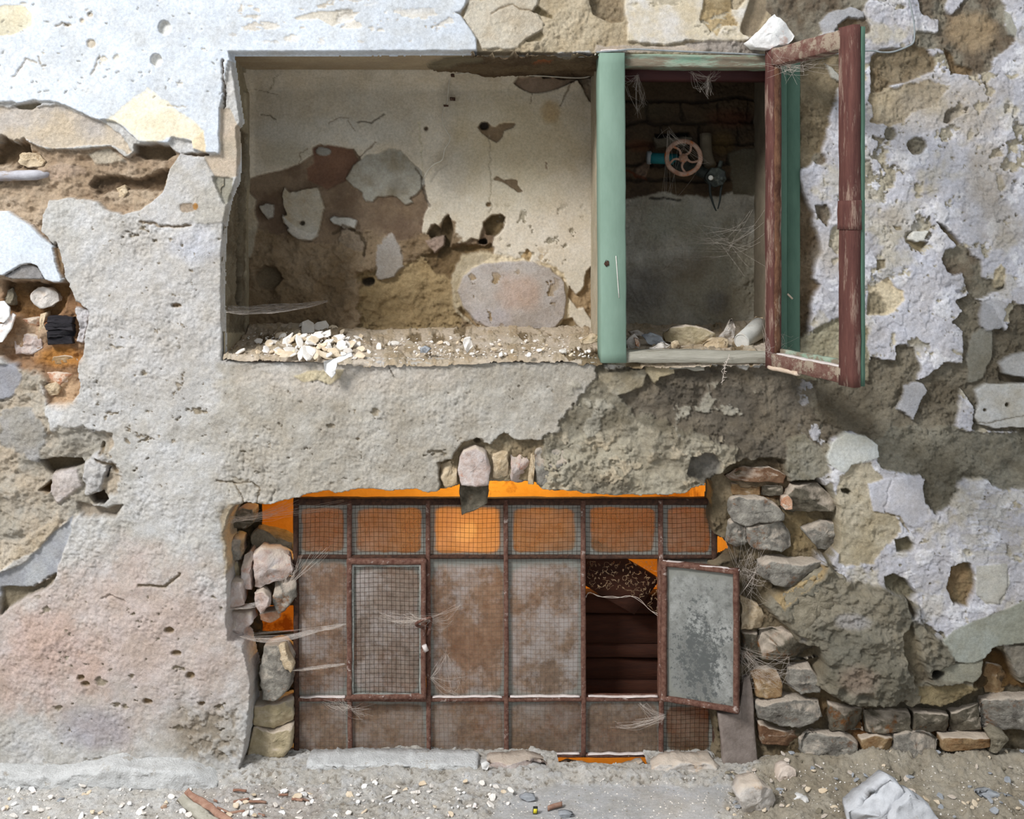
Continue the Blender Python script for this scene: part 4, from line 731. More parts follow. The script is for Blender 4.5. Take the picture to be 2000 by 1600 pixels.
    T.reg([(893, 568), (905, 540), (922, 524), (945, 515), (990, 510), (1040, 510), (1075, 524), (1102, 552), (1106, 590), (1100, 622), (1085, 640), (1040, 652), (1000, 656), (968, 650), (932, 628), (907, 602)], (196, 186, 178), (182, 170, 160), lv=8, kind='smooth', amp=1.6, rag=2.5, ew=4, grain=.85)
    T.tint(1010, 570, 60, 50, (202, 172, 152), .7); T.tint(960, 620, 50, 25, (196, 188, 190), .6); T.bulge(1000, 585, 100, 72, 8)
    T.speck(895, 515, 1100, 650, .7, 22, 519, (170, 146, 112), add=-5)
    T.crack([(900, 605), (925, 632), (965, 654), (990, 660)], 3.5, 10, (150, 122, 80))
    T.reg([(1110, 580), (1112, 558), (1126, 575), (1140, 560), (1148, 532), (1160, 520), (1170, 560), (1165, 640), (1140, 600), (1128, 602)], (150, 126, 94), lv=-14, kind='rough', rag=3, ew=3)
    T.reg([(1090, 645), (1100, 625), (1118, 622), (1132, 642), (1110, 650)], (152, 130, 96), lv=-14, kind='smooth', rag=2, ew=3)
    T.crack([(1095, 208), (1102, 185), (1120, 160)], 1.6, 3, (110, 94, 74)); T.crack([(1040, 182), (1036, 205)], 1.3, 2, (120, 104, 84)); T.crack([(955, 260), (958, 400), (956, 420)], 1.6, 2, (160, 148, 126))
    T.crack([(700, 240), (715, 238), (726, 242), (735, 232), (748, 222)], 1.8, 4, (100, 88, 72)); T.crack([(640, 240), (660, 228), (680, 232), (695, 255)], 1.3, 2, (140, 128, 110)); T.crack([(510, 225), (525, 222), (535, 230)], 1.5, 2.5, (110, 100, 84))
    T.crack([(500, 175), (540, 182)], 1.2, 1.5, (140, 130, 110)); T.crack([(525, 180), (535, 155), (545, 150)], 1.2, 1.5, (140, 130, 110)); T.crack([(580, 320), (590, 300), (600, 290)], 1.3, 2, (130, 116, 96)); T.crack([(700, 305), (720, 290), (735, 280)], 1.5, 3, (120, 104, 84))
    T.crack([(825, 350), (828, 380), (838, 402)], 2.5, 5, (120, 110, 96)); T.crack([(820, 240), (825, 320), (828, 350)], 1.5, 2, (186, 176, 150)); T.crack([(1064, 330), (1066, 315)], 1.6, 2, (120, 90, 70)); T.crack([(812, 330), (822, 345), (824, 352)], 2, 4, (110, 98, 80))
nb = patch('niche_back', a, (b.x - a.x, 0, 0), (0, 0, b.z - a.z), 400, 330, (0, -1, 0), dict(col=NB, col2=NB2, kind='smooth', amp=.8, grain=.35), wall, paint_niche)
# soffit
def paint_soffit(T):
    T.H[...] *= .5
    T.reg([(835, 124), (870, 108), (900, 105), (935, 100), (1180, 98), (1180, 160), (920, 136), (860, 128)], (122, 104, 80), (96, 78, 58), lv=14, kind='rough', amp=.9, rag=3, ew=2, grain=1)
    T.reg([(835, 124), (850, 114), (875, 106), (940, 103), (945, 110), (900, 118), (880, 124)], (150, 138, 112), lv=6, kind='smooth', rag=2, ew=2)
    T.reg([(1035, 112), (1050, 104), (1082, 104), (1075, 112), (1045, 116)], (170, 110, 74), lv=8, rag=2, ew=2)
zs = CZ + (VY - 100) * S
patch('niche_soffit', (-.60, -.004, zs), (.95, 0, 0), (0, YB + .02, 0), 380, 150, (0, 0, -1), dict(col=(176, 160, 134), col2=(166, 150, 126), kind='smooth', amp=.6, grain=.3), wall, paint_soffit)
# left jamb: broken reveal with an open slot behind the loose plaster
def paint_jamb(T):
    T.reg([(450, 232), (466, 238), (480, 260), (482, 650), (430, 650), (430, 380), (452, 330)], (150, 138, 116), (126, 112, 90), lv=-6, kind='rough', amp=.9, rag=3, ew=3, grain=1)
    T.reg([(466, 250), (472, 252), (476, 400), (474, 600), (464, 590), (468, 420), (464, 330)], (84, 70, 50), lv=-36, kind='rough', amp=.8, rag=1.5, ew=2)
    T.reg([(474, 130), (484, 150), (483, 175), (478, 150)], (60, 50, 38), lv=-26, kind='smooth', rag=1, ew=1.5)
    T.reg([(476, 180), (484, 180), (484, 380), (478, 360), (480, 260)], (168, 158, 136), lv=6, kind='smooth', rag=1.5, ew=2)
zf0 = CZ + (VY - 703) * S; xj = (446 - VX) * S
patch('niche_jamb', (xj - .012, .006, zf0), (-.006, YB + .02, 0), (0, 0, zs - zf0), 150, 330, (1, 0, 0), dict(col=(170, 160, 136), col2=(156, 146, 124), kind='smooth', amp=.5, grain=.35), wall, paint_jamb)
xr = (1168 - VX) * S
patch('niche_jamb', (xr + .012, .006, zf0), (.012, YB + .01, 0), (0, 0, zs - zf0), 60, 200, (-1, 0, 0), dict(col=(176, 164, 142), col2=(160, 150, 128), kind='smooth', amp=.6, grain=.3), wall)
# sill with its drift of rubble
zf = CZ + (VY - 703) * S
def sill_add(x, y, ex=np.exp, sn=np.sin, mx=np.maximum):
    px = x / S + VX
    h = .030 * (y + .014) / (YB + .02) + .006 * sn(x * 9) + .034 * ex(-((px - 610) / 75) ** 2) * ex(-((y - .13) / .10) ** 2)
    h = h + .016 * (1 / (1 + ex(-(px - 1206) / 4))) * (1 / (1 + ex(-(y - .025) * 200)))
    return h + .014 * ex(-((y - .37) / .05) ** 2) + .012 * ex(-((px - 500) / 60) ** 2) * ex(-((y - .3) / .1) ** 2)
def sill_bend(Q, u, v):
    Q[..., 2] += sill_add(Q[..., 0], Q[..., 1]) - .011 * (1 - sstep(v / .05)) ** 1.5; return Q
def on_sill(px, py):
    y = -.012
    while y < .35:
        k = (D + y) / D; x = (px - VX) * S * k; z = zf + sill_add(x, y, math.exp, math.sin, max) + .003
        if VY - (z - CZ) / S / k <= py: break
        y += .004
    return Vector((x, y, z))
def paint_sill(T):
    T.speck(400, 600, 1700, 760, .25, 20, 530, (208, 192, 168), (190, 168, 138), add=3, soft=.2); T.speck(400, 600, 1700, 760, .5, 9, 537, (190, 172, 146), add=3, soft=.1)
    T.speck(400, 600, 1700, 760, .6, 30, 541, (150, 130, 100), add=-4, soft=.1)
zf = CZ + (VY - 703) * S
patch('niche_sill', ((436 - VX) * S, -.008, zf), (1.37, 0, 0), (0, YB + .016, 0), 620, 170, (0, 0, 1), dict(col=(218, 202, 182), col2=(202, 184, 160), kind='rough', amp=.35, grain=.9), wall, paint_sill, bend=sill_bend)
# back of the cupboard behind the wooden window
a = P(1180, 60, YB - .01); b = P(1600, 700, YB - .01)
def paint_cab(T):
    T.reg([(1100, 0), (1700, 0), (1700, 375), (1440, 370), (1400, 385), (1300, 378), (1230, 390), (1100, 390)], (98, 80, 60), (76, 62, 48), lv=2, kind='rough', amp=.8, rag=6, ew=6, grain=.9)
    for y in (196, 240, 283, 322, 352): T.crack([(1180, y + 4), (1260, y), (1340, y + 3), (1430, y - 3), (1560, y + 2)], 4, 9, (56, 46, 36))
    for i, (x, y) in enumerate([(1260, 218), (1330, 218), (1400, 218), (1460, 218), (1290, 262), (1365, 262), (1440, 262), (1270, 302), (1420, 302), (1450, 338), (1300, 338)]): T.crack([(x, y - 16), (x + 2, y + 18)], 3, 8, (60, 50, 38))
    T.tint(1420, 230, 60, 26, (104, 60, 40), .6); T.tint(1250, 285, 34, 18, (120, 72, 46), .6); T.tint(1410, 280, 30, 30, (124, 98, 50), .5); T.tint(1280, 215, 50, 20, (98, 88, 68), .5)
    T.reg([(1275, 270), (1340, 262), (1350, 272), (1340, 285), (1280, 290)], (132, 122, 106), lv=12, kind='rough', rag=3, ew=3); T.reg([(1278, 262), (1345, 260), (1345, 266), (1282, 270)], (30, 26, 22), lv=-24, kind='smooth', rag=2, ew=3)
    T.reg([(1240, 330), (1262, 315), (1270, 322), (1258, 350), (1242, 345)], (140, 116, 96), lv=10, kind='rough', rag=2, ew=3); T.crack([(1222, 335), (1240, 345), (1262, 352)], 3, 3, (110, 60, 34))
    T.reg([(1422, 300), (1450, 290), (1500, 290), (1520, 385), (1430, 380)], (112, 104, 86), lv=8, kind='smooth', rag=4, ew=4)
    T.crack([(1270, 384), (1300, 386), (1330, 394)], 2.5, 6, (40, 32, 24))
    T.tint(1350, 440, 110, 60, (172, 168, 150), .7); T.tint(1290, 440, 40, 40, (182, 180, 164), .5); T.tint(1420, 560, 110, 110, (178, 168, 144), .6); T.tint(1250, 560, 60, 60, (128, 122, 116), .6); T.tint(1400, 590, 30, 30, (130, 126, 122), .6); T.tint(1340, 520, 60, 40, (140, 124, 104), .5)
cb = patch('niche_back', a, (b.x - a.x, 0, 0), (0, 0, b.z - a.z), 230, 330, (0, -1, 0), dict(col=(206, 200, 186), col2=(172, 165, 150), kind='pebble', amp=1.4, grain=.9), wall, paint_cab)
cb['label'] = 'dark brick and grey render at the back of the cupboard'
def quad(name, pts, mat, parent=None, kind=None):
    o = mk(name, pts, [tuple(range(len(pts)))], mat, parent, False)
    return tag(o, kind=kind)
M['gloom'] = rough_mat('dark plaster', (100, 90, 74), (124, 112, 94), None, 12, .5)
def slab(name, x0, x1, y0, y1, z0, z1, mat, parent=None, kind=None):
    v = [(x, y, z) for z in (z0, z1) for (x, y) in ((x0, y0), (x1, y0), (x1, y1), (x0, y1))]
    o = mk(name, v, [(3, 2, 1, 0), (4, 5, 6, 7), (0, 1, 5, 4), (1, 2, 6, 5), (2, 3, 7, 6), (3, 0, 4, 7)], mat, parent, False)
    return tag(o, kind=kind)
slab('cupboard_ceiling', .31, .80, .10, YB + .02, zs - .002, zs + .05, M['gloom'], wall)
slab('cupboard_side', (1205 - VX) * S - .02, (1205 - VX) * S, .06, YB + .02, zf - .02, zs, M['gloom'], wall)
slab('cupboard_side', .775, .80, .08, YB + .02, zf - .02, zs, M['gloom'], wall)
# ---- the lit room behind the metal window
xl = -.64; xw = .70; yi0 = .20; yi1 = .86
def room(name, *a_): return slab(name, *a_, kind='structure')
room('wall_back', xl - .05, xw + .05, yi1, yi1 + .05, -.12, .95, M['inner_wall'])
room('wall_left', xl - .05, xl, yi0, yi1, -.12, .95, M['inner_wall'])
room('wall_right', xw, xw + .05, yi0, yi1, -.12, .95, M['inner_wall'])
room('ceiling', xl, xw, yi0 - .05, yi1, .90, .95, M['inner_wall'])
room('floor_inner', xl, xw, .12, yi1, -.12, -.06, M['inner_wall'])
# masonry on both sides of the metal frame, inside the opening
def reveal(name, x0, x1, y0, y1, yy, col, col2, lvk='rough'):
    a = P(x0, y0, yy); b = P(x1, y1, yy)
    return patch(name, a, (b.x - a.x, 0, 0), (0, 0, b.z - a.z), max(12, int((x1 - x0) / 3)), int((y1 - y0) / 3), (0, -1, 0), dict(col=col, col2=col2, kind=lvk, amp=1.5, grain=1), wall)
reveal('rubble_core', 420, 512, 960, 1560, .19, (120, 108, 82), (92, 82, 62))
reveal('rubble_core', 505, 582, 1068, 1184, .155, (140, 126, 104), (108, 94, 74))
reveal('rubble_core', 505, 582, 1234, 1560, .155, (130, 116, 92), (100, 88, 68))
reveal('rubble_core', 1425, 1500, 930, 1560, .125, (120, 104, 76), (84, 72, 50))
#  ================================================================== THE LEDGE (floor)
fx = np.concatenate([np.arange(-1.9, -1.12, .02), np.arange(-1.12, 1.36, .0031), np.arange(1.36, 2.1, .02)])
fy = np.concatenate([np.arange(-2.2, -.36, .04), np.arange(-.36, .20, .0031)])
FX, FY = np.meshgrid(fx, fy)
def FL(px, py):
    k = (CZ / S) / (py - VY); return ((px - VX) * k + VX, (D * k - D) / S)
LX = FX / S + VX; LY = FY / S
Fl = Paint(LX, LY, (220, 215, 207), (206, 199, 188), kind='rough', amp=.7, grain=1)
Fl.speck(-700, -400, 2700, 200, .35, 16, 600, (226, 222, 216), add=3, soft=.1); Fl.speck(-700, -400, 2700, 200, .55, 7, 607, (172, 162, 148), add=-3, soft=.15)
fr = lambda pts, **k: Fl.reg([FL(*p) for p in pts], **k)
fr([(1090, 1532), (1430, 1535), (1400, 1600), (1380, 1660), (900, 1660), (960, 1590), (1000, 1550)], col=(192, 190, 188), col2=(180, 178, 175), lv=-2, kind='smooth', rag=10, ew=12, grain=.6)
fr([(1480, 1500), (2400, 1480), (2400, 1700), (1430, 1700), (1440, 1560)], col=(192, 181, 162), col2=(172, 160, 140), lv=6, kind='rough', amp=1.5, rag=14, ew=30)
fr([(-500, 1530), (430, 1540), (440, 1660), (-500, 1700)], col=(234, 231, 226), col2=(224, 219, 211), op=.85, rag=10, ew=30)
fr([(340, 1540), (640, 1540), (620, 1600), (360, 1620)], col=(204, 190, 180), op=.4, rag=10, ew=20)
# raised plaster skirting at the left, drifts of dust
Fl.H += 26 * sstep((LX - 1500) / 200) * sstep((LY + 120) / 120)
Fl.H += 20 * np.exp(-((LX - 1545) / 45) ** 2) * np.exp(-((LY + 10) / 60) ** 2)
Fl.H += 14 * sstep((LY + 40) / 40) * (LX > 420)
Fl.H *= 1.0
fpos = np.stack([FX, FY, Fl.H / 1000.0], -1)
fkeep = ~((LX > 1095) & (LX < 1268) & (LY > 30))
floor = grid_mesh('floor', fpos, Fl.C.astype(np.float32), Fl.G, fkeep, M['wall'])
tag(floor, 'dusty ledge of mortar and rubble along the foot of the wall', None, None, 'structure')
def floor_z(x, y):
    i = int(np.clip(np.searchsorted(fx, x), 0, len(fx) - 1)); j = int(np.clip(np.searchsorted(fy, y), 0, len(fy) - 1))
    return float(fpos[j, i, 2])
#@@OBJECTS
# ================================================================== STONES AND BRICKS SET IN THE WALL (parts of it)
SG = [  # name, material, front depth, thickness, outline
 ('stone', 'stone_grey', .018, .09, [(1428, 975), (1440, 968), (1490, 970), (1515, 985), (1530, 1000), (1530, 1015), (1470, 1022), (1450, 1024), (1432, 1015), (1424, 1000)]),
 ('stone', 'stone_grey', .035, .09, [(1418, 1020), (1435, 1013), (1455, 1028), (1458, 1060), (1440, 1068), (1420, 1062)]),
 ('stone', 'stone_grey', .022, .09, [(1457, 1026), (1530, 1018), (1542, 1040), (1545, 1070), (1530, 1076), (1475, 1072), (1460, 1060)]),
 ('brick', 'stone_dark', .012, .09, [(1534, 966), (1545, 946), (1600, 945), (1620, 965), (1632, 985), (1625, 998), (1548, 1000), (1530, 996)]),
 ('brick', 'brick_orange', .006, .03, [(1528, 972), (1538, 966), (1547, 978), (1548, 994), (1534, 996), (1526, 988)]),
 ('stone', 'stone_grey', .03, .08, [(1562, 1032), (1600, 1015), (1635, 1018), (1632, 1060), (1620, 1075), (1600, 1072), (1580, 1052)]),
 ('stone', 'stone_grey', -.005, .11, [(1485, 1100), (1500, 1091), (1560, 1096), (1610, 1095), (1612, 1115), (1590, 1135), (1560, 1148), (1510, 1140), (1485, 1125)]),
 ('brick', 'brick_brown', .03, .07, [(1416, 930), (1450, 912), (1500, 908), (1534, 926), (1528, 942), (1500, 940), (1430, 940)]),
 ('brick', 'brown_stone', .05, .05, [(1426, 944), (1482, 943), (1482, 966), (1430, 966)]),
 ('brick', 'stone_dark', .045, .05, [(1487, 946), (1526, 946), (1526, 966), (1487, 968)]),
 ('stone', 'mortar_olive', -.015, .12, [(1516, 1178), (1545, 1150), (1590, 1112), (1612, 1105), (1650, 1122), (1668, 1150), (1640, 1195), (1618, 1222), (1562, 1236), (1540, 1215), (1528, 1192)]),
 ('stone', 'mortar_sand', .04, .07, [(1448, 1163), (1476, 1176), (1500, 1205), (1502, 1226), (1448, 1229)]),
 ('brick', 'stone_dark', .02, .08, [(1482, 1233), (1530, 1230), (1590, 1240), (1604, 1262), (1600, 1284), (1570, 1290), (1482, 1287)]),
 ('brick', 'stone_dark', .045, .06, [(1449, 1233), (1479, 1233), (1480, 1285), (1450, 1288)]),
 ('stone', 'brown_stone', .03, .07, [(1468, 1312), (1490, 1304), (1516, 1308), (1527, 1335), (1525, 1360), (1500, 1364), (1474, 1360)]),
 ('stone', 'stone_grey', .018, .08, [(1542, 1305), (1580, 1298), (1598, 1320), (1600, 1350), (1560, 1355), (1540, 1340)]),
 ('stone', 'stone_grey', .012, .1, [(1478, 1372), (1540, 1362), (1600, 1368), (1604, 1395), (1560, 1420), (1520, 1414), (1480, 1400)]),
 ('brick', 'brick_brown', .03, .07, [(1480, 1410), (1530, 1424), (1580, 1420), (1590, 1436), (1540, 1455), (1484, 1452)]),
 ('stone', 'stone_grey', .004, .08, [(1565, 1447), (1580, 1433), (1640, 1432), (1674, 1445), (1672, 1478), (1640, 1489), (1600, 1480), (1566, 1474)]),
 ('stone', 'brown_stone', .016, .07, [(1678, 1440), (1710, 1432), (1742, 1438), (1745, 1475), (1718, 1490), (1682, 1486)]),
 ('stone', 'stone_grey', -.004, .09, [(1748, 1438), (1770, 1430), (1806, 1432), (1832, 1446), (1828, 1468), (1798, 1490), (1768, 1494), (1748, 1478)]),
 ('brick', 'stone_dark', .020, .07, [(1618, 1372), (1650, 1378), (1684, 1386), (1686, 1427), (1620, 1426)]),
 ('brick', 'stone_dark', .020, .07, [(1690, 1388), (1775, 1388), (1776, 1428), (1690, 1429)]),
 ('brick', 'stone_dark', .020, .07, [(1780, 1386), (1850, 1392), (1850, 1428), (1780, 1430)]),
 ('brick', 'stone_dark', .020, .07, [(1854, 1388), (1912, 1376), (1915, 1424), (1856, 1430)]),
 ('stone', 'stone_grey', .0, .09, [(1919, 1368), (1960, 1358), (2045, 1360), (2050, 1420), (1990, 1426), (1920, 1424)]),
 ('brick', 'brown_stone', .0, .07, [(1838, 1441), (1880, 1436), (1934, 1437), (1932, 1456), (1890, 1462), (1840, 1466)]),
 ('brick', 'brown_stone', .02, .06, [(1834, 1474), (1880, 1468), (1926, 1464), (1920, 1482), (1860, 1492), (1815, 1500)]),
 ('stone', 'mortar_olive', -.012, .06, [(1930, 1432), (1946, 1427), (1962, 1432), (1968, 1446), (1954, 1460), (1948, 1472), (1934, 1470), (1938, 1452)]),
 ('stone', 'brown_stone', .03, .06, [(1922, 1290), (1955, 1300), (1970, 1330), (1960, 1350), (1925, 1352), (1918, 1320)]),
 # left side of the opening
 ('stone', 'stone_dark', .10, .08, [(452, 1004), (475, 990), (496, 994), (498, 1018), (478, 1034), (456, 1030)]),
 ('stone', 'stone_grey', .06, .09, [(444, 1062), (456, 1050), (472, 1054), (476, 1080), (470, 1094), (447, 1092)]),
 ('stone', 'ochre_stone', .075, .07, [(447, 1097), (466, 1094), (472, 1110), (468, 1128), (449, 1128)]),
 ('stone', 'pink_brick', .06, .1, [(476, 1086), (490, 1074), (494, 1078), (492, 1110), (494, 1148), (478, 1146), (471, 1118)]),
 ('stone', 'pink_brick', .055, .1, [(497, 1078), (510, 1068), (545, 1074), (566, 1090), (572, 1115), (556, 1130), (528, 1138), (508, 1150), (497, 1146)]),
 ('stone', 'pink_brick', .035, .09, [(445, 1134), (474, 1130), (476, 1180), (447, 1187)]),
 ('stone', 'pink_brick', .05, .06, [(500, 1157), (516, 1151), (528, 1164), (526, 1184), (512, 1197), (501, 1182)]),
 ('stone', 'stone_grey', .07, .07, [(532, 1130), (578, 1136), (580, 1162), (562, 1186), (545, 1198), (534, 1170)]),
 ('brick', 'brick_orange', .08, .05, [(508, 1197), (540, 1192), (546, 1208), (530, 1216), (511, 1210)]),
 ('stone', 'pink_brick', .05, .08, [(445, 1194), (494, 1194), (497, 1212), (480, 1228), (476, 1258), (447, 1256)]),
 ('stone', 'stone_grey', .04, .1, [(514, 1264), (540, 1257), (556, 1262), (574, 1286), (572, 1320), (565, 1348), (540, 1366), (512, 1364), (508, 1310)]),
 ('stone', 'mortar_sand', .03, .03, [(546, 1261), (556, 1258), (564, 1282), (576, 1298), (570, 1312), (556, 1306), (548, 1284)]),
 ('stone', 'mortar_olive', .09, .07, [(484, 1302), (508, 1298), (508, 1350), (490, 1348)]),
 ('stone', 'ochre_stone', .06, .1, [(496, 1372), (535, 1370), (573, 1366), (572, 1412), (535, 1418), (496, 1414)]),
 ('stone', 'ochre_stone', .055, .1, [(496, 1418), (540, 1421), (572, 1415), (571, 1460), (556, 1474), (520, 1478), (486, 1474), (490, 1440)]),
 ('stone', 'mortar_olive', .125, .08, [(500, 1034), (530, 1040), (572, 1058), (574, 1086), (545, 1070), (512, 1064), (496, 1072), (488, 1048)]),
 # broken lintel over the metal window
 ('brick', 'pink_brick', -.004, .1, [(897, 892), (906, 878), (928, 869), (948, 880), (958, 912), (955, 945), (930, 950), (900, 948), (894, 920)]),
 ('brick', 'stone_dark', .045, .08, [(897, 944), (925, 946), (955, 942), (952, 984), (936, 992), (925, 998), (902, 1004), (898, 970)]),
 ('brick', 'mortar_sand', .012, .08, [(961, 886), (978, 878), (992, 880), (993, 928), (975, 934), (962, 930)]),
 ('brick', 'pink_brick', .014, .08, [(996, 878), (1015, 872), (1030, 880), (1033, 915), (1030, 938), (1012, 944), (998, 938)]),
 ('stone', 'mortar_sand', .01, .07, [(1035, 886), (1046, 872), (1046, 900), (1042, 944), (1034, 942)]),
 ('stone', 'stone_grey', -.006, .09, [(1047, 878), (1072, 866), (1098, 870), (1112, 900), (1128, 938), (1120, 955), (1085, 958), (1048, 946), (1044, 910)]),
 ('stone', 'mortar_sand', .006, .08, [(862, 905), (880, 898), (893, 905), (894, 945), (872, 952), (860, 935)]),
 # far left
 ('stone', 'stone_pale', 0.028, .07, [(62, 570), (74, 560), (98, 561), (114, 572), (116, 588), (100, 600), (78, 603), (63, 590)]),
 ('stone', 'mortar_olive', 0.036, .06, [(0, 572), (22, 562), (32, 580), (28, 598), (6, 592)]),
 ('brick', 'brick_orange', 0.038, .06, [(40, 624), (78, 619), (79, 635), (44, 636)]),
 ('stone', 'mortar_sand', 0.028, .06, [(80, 612), (91, 610), (90, 640), (84, 656), (76, 650)]),
 ('stone', 'pink_brick', 0.026, .06, [(28, 658), (58, 650), (80, 656), (84, 680), (66, 692), (34, 690)]),
 ('brick', 'brown_stone', 0.030, .06, [(96, 700), (120, 694), (150, 697), (158, 708), (152, 715), (120, 712), (98, 710)]),
 ('brick', 'brick_orange', 0.024, .06, [(82, 728), (115, 724), (150, 730), (150, 774), (118, 780), (84, 776)]),
 ('stone', 'mortar_sand', 0.016, .05, [(84, 750), (110, 745), (122, 756), (112, 772), (90, 776)]),
 ('stone', 'stone_pale', 0.010, .04, [(105, 925), (130, 918), (158, 916), (150, 940), (128, 962), (108, 958)]),
 ('stone', 'mortar_sand', 0.012, .06, [(40, 300), (70, 298), (92, 312), (84, 326), (52, 328), (36, 316)]),
 ('stone', 'mortar_sand', 0.012, .05, [(228, 370), (244, 364), (252, 376), (244, 388), (232, 384)]),
 ('stone', 'mortar_olive', 0.006, .05, [(1778, 1362), (1790, 1350), (1798, 1352), (1795, 1372), (1780, 1378), (1768, 1374)]),
]
for i, (nm, mt, yf, th, poly) in enumerate(SG):
    stone(nm, poly, yf, th, M[mt], wall, seed=i + 3, rel=.0038 if nm == 'stone' else .003)
# curled plaster flakes at the far left, charred beam end
for j, (yf, poly) in enumerate([(-.012, [(-30, 590), (8, 588), (20, 600), (19, 618), (6, 630), (-30, 626)]), (-.004, [(-30, 632), (8, 632), (24, 612), (31, 616), (22, 642), (4, 668), (-30, 672)])]):
    stone('plaster_flake', poly, yf, .012, M['stone_white'], wall, rel=.0015, seed=90 + j, facets=1)
for j, (y0, y1, xo) in enumerate([(618, 631, 2), (632, 645, 0), (646, 658, 1), (659, 672, 3)]):
    stone('beam_end', [(91 + xo, y0), (118, y0 - 1), (144, y0), (144, y1), (116, y1), (92 + xo, y1)], .008 + .003 * (j % 2), .05, M['charred'], wall, rel=.003, seed=60 + j, facets=1)
# ================================================================== WOODEN WINDOW
Z1 = Vector((0, 0, 1)); X1 = Vector((1, 0, 0)); Y1 = Vector((0, 1, 0))
win = empty('window_1', P(1360, 709, 0), 'wooden window frame, green posts with a maroon casement swung open', 'window', None, 'structure')
def vbar(name, px0, px1, py0, py1, yf, dep, mat, parent, pxs=0, **k):
    a = P((px0 + px1) / 2, py0, yf); b = P((px0 + px1) / 2 + pxs, py1, yf); w_ = (px1 - px0) * S * (D + yf) / D
    v, f = bar_geo(a, b, X1, Y1, w_, dep, off=(0, dep / 2), **k); return mk(name, v, f, mat, parent)
def hbar(name, px0, px1, py0, py1, yf, dep, mat, parent, pys=0, **k):
    a = P(px0, (py0 + py1) / 2, yf); b = P(px1, (py0 + py1) / 2 + pys, yf); w_ = (py1 - py0) * S * (D + yf) / D
    v, f = bar_geo(a, b, Z1, Y1, w_, dep, off=(0, dep / 2), **k); return mk(name, v, f, mat, parent)
p = vbar('frame_post', 1171, 1221, 103, 709, -.022, .075, M['green_paint'], win, pxs=3, bev=.05, segs=30, wob=.0009, seed=4)
v, f = bar_geo(P(1171, 103, .02), P(1220, 101, .02), Z1, Y1, .006, .07, bev=.4, segs=14, wob=.003, seed=9); mk('mortar_cap', v, f, M['dust'], win)
scr = stone('knot', [(1180, 516), (1184, 508), (1189, 510), (1190, 518), (1184, 522)], -.0245, .006, M['rust_dark'], win, rel=.001, seed=8)
for x, y, x2, y2 in ((1303 - 100, 498, 1208, 560), ): pass
v, f = bar_geo(P(1203, 500, -.0228), P(1209, 582, -.0228), X1, Y1, .0016, .001, segs=4); mk('scratch', v, f, M['chip_pale'], win)
vbar('frame_post', 1536, 1563, 112, 711, .004, .06, M['green_dark'], win, bev=.05, segs=26, wob=.0008, seed=5)
vbar('post_stop', 1514, 1538, 112, 711, -.008, .05, M['green_dark'], win, bev=.12, segs=26, wob=.0008, seed=7)
v, f = tube_geo([P(1548, 505, .0115), P(1549, 540, .0112), P(1546, 600, .0112), P(1543, 655, .0112)], .0009, 4); mk('crack', v, f, M['black'], win)
hbar('head_rail', 1219, 1545, 105, 130, -.002, .06, M['green_worn'], win, pys=3, bev=.1, segs=26, wob=.0016, seed=11)
hbar('inner_rail', 1200, 1545, 118, 158, .075, .035, M['maroon_dark'], win, segs=6, wob=.001)
hbar('bottom_rail', 1222, 1530, 687, 709, -.012, .065, M['grey_wood'], win, pys=2, bev=.1, segs=26, wob=.0022, seed=13)
stone('shim', [(1262, 709), (1320, 710), (1375, 712), (1376, 724), (1355, 726), (1340, 720), (1300, 722), (1264, 722)], .002, .03, M['grey_wood'], win, rel=.0015, seed=14, facets=1)
# casement: hinged at the right post, swung far out
th_ = R(74); dS = Vector((math.cos(th_), -math.sin(th_), 0)); nL = Vector((-math.sin(th_), -math.cos(th_), 0))
HB = P(1493, 716, -.03); HT = P(1493, 104, -.03); HB.z = CZ + (VY - 715) * S; HT.z = CZ + (VY - 101) * S
sash = empty('sash', Vector((0, 0, 0)), 'maroon casement with no glass'); sash.parent = win
sash.location = HB - win.location
def sbar(name, u0, u1, z0, z1, t0, t1, mat, along='z', **k):
    """u along the sash from the hinge, z up from its foot, t through its thickness (0 = maroon face)"""
    o = Vector((HB.x, HB.y, HB.z)); um = (u0 + u1) / 2; zm = (z0 + z1) / 2
    off = -nL * ((t0 + t1) / 2)
    if along == 'z':
        v, f = bar_geo(o + dS * um + Z1 * z0 + off, o + dS * um + Z1 * z1 + off, dS, nL, u1 - u0, t1 - t0, **k)
    else:
        v, f = bar_geo(o + dS * u0 + Z1 * zm + off, o + dS * u1 + Z1 * zm + off, Z1, nL, z1 - z0, t1 - t0, **k)
    return mk(name, v, f, mat, sash)
SH = HT.z - HB.z; SWd = .348
sbar('stile', 0, .034, .0, SH, 0, .026, M['maroon'], bev=.12, segs=30, wob=.0013, seed=21)
sbar('stile', SWd - .052, SWd, -.002, SH + .004, 0, .020, M['maroon'], bev=.12, segs=30, wob=.0010, seed=22)
sbar('edge_strip', SWd - .044, SWd - .001, .0, SH, .020, .030, M['green_dark'], bev=.1, segs=30, wob=.0008, seed=23)
sbar('rail', .030, SWd - .045, SH - .042, SH - .001, .0, .028, M['maroon_h'], along='u', bev=.1, segs=20, wob=.0020, seed=24)
sbar('rail', .030, SWd - .045, .002, .034, .0, .016, M['maroon_h'], along='u', bev=.1, segs=20, wob=.0020, seed=25)
sbar('rail_lip', .030, SWd - .045, .004, .046, .018, .032, M['green_worn'], along='u', bev=.1, segs=20, wob=.0014, seed=26)
sbar('splice', SWd - .0535, SWd + .001, .395 * SH + .03, .395 * SH + .09, -.002, .0215, M['maroon'], bev=.08, segs=6, wob=.0012, seed=27)
sbar('putty_edge', .032, .039, .03, SH - .04, .006, .020, M['rust_edge'], bev=.3, segs=60, wob=.003, seed=28)
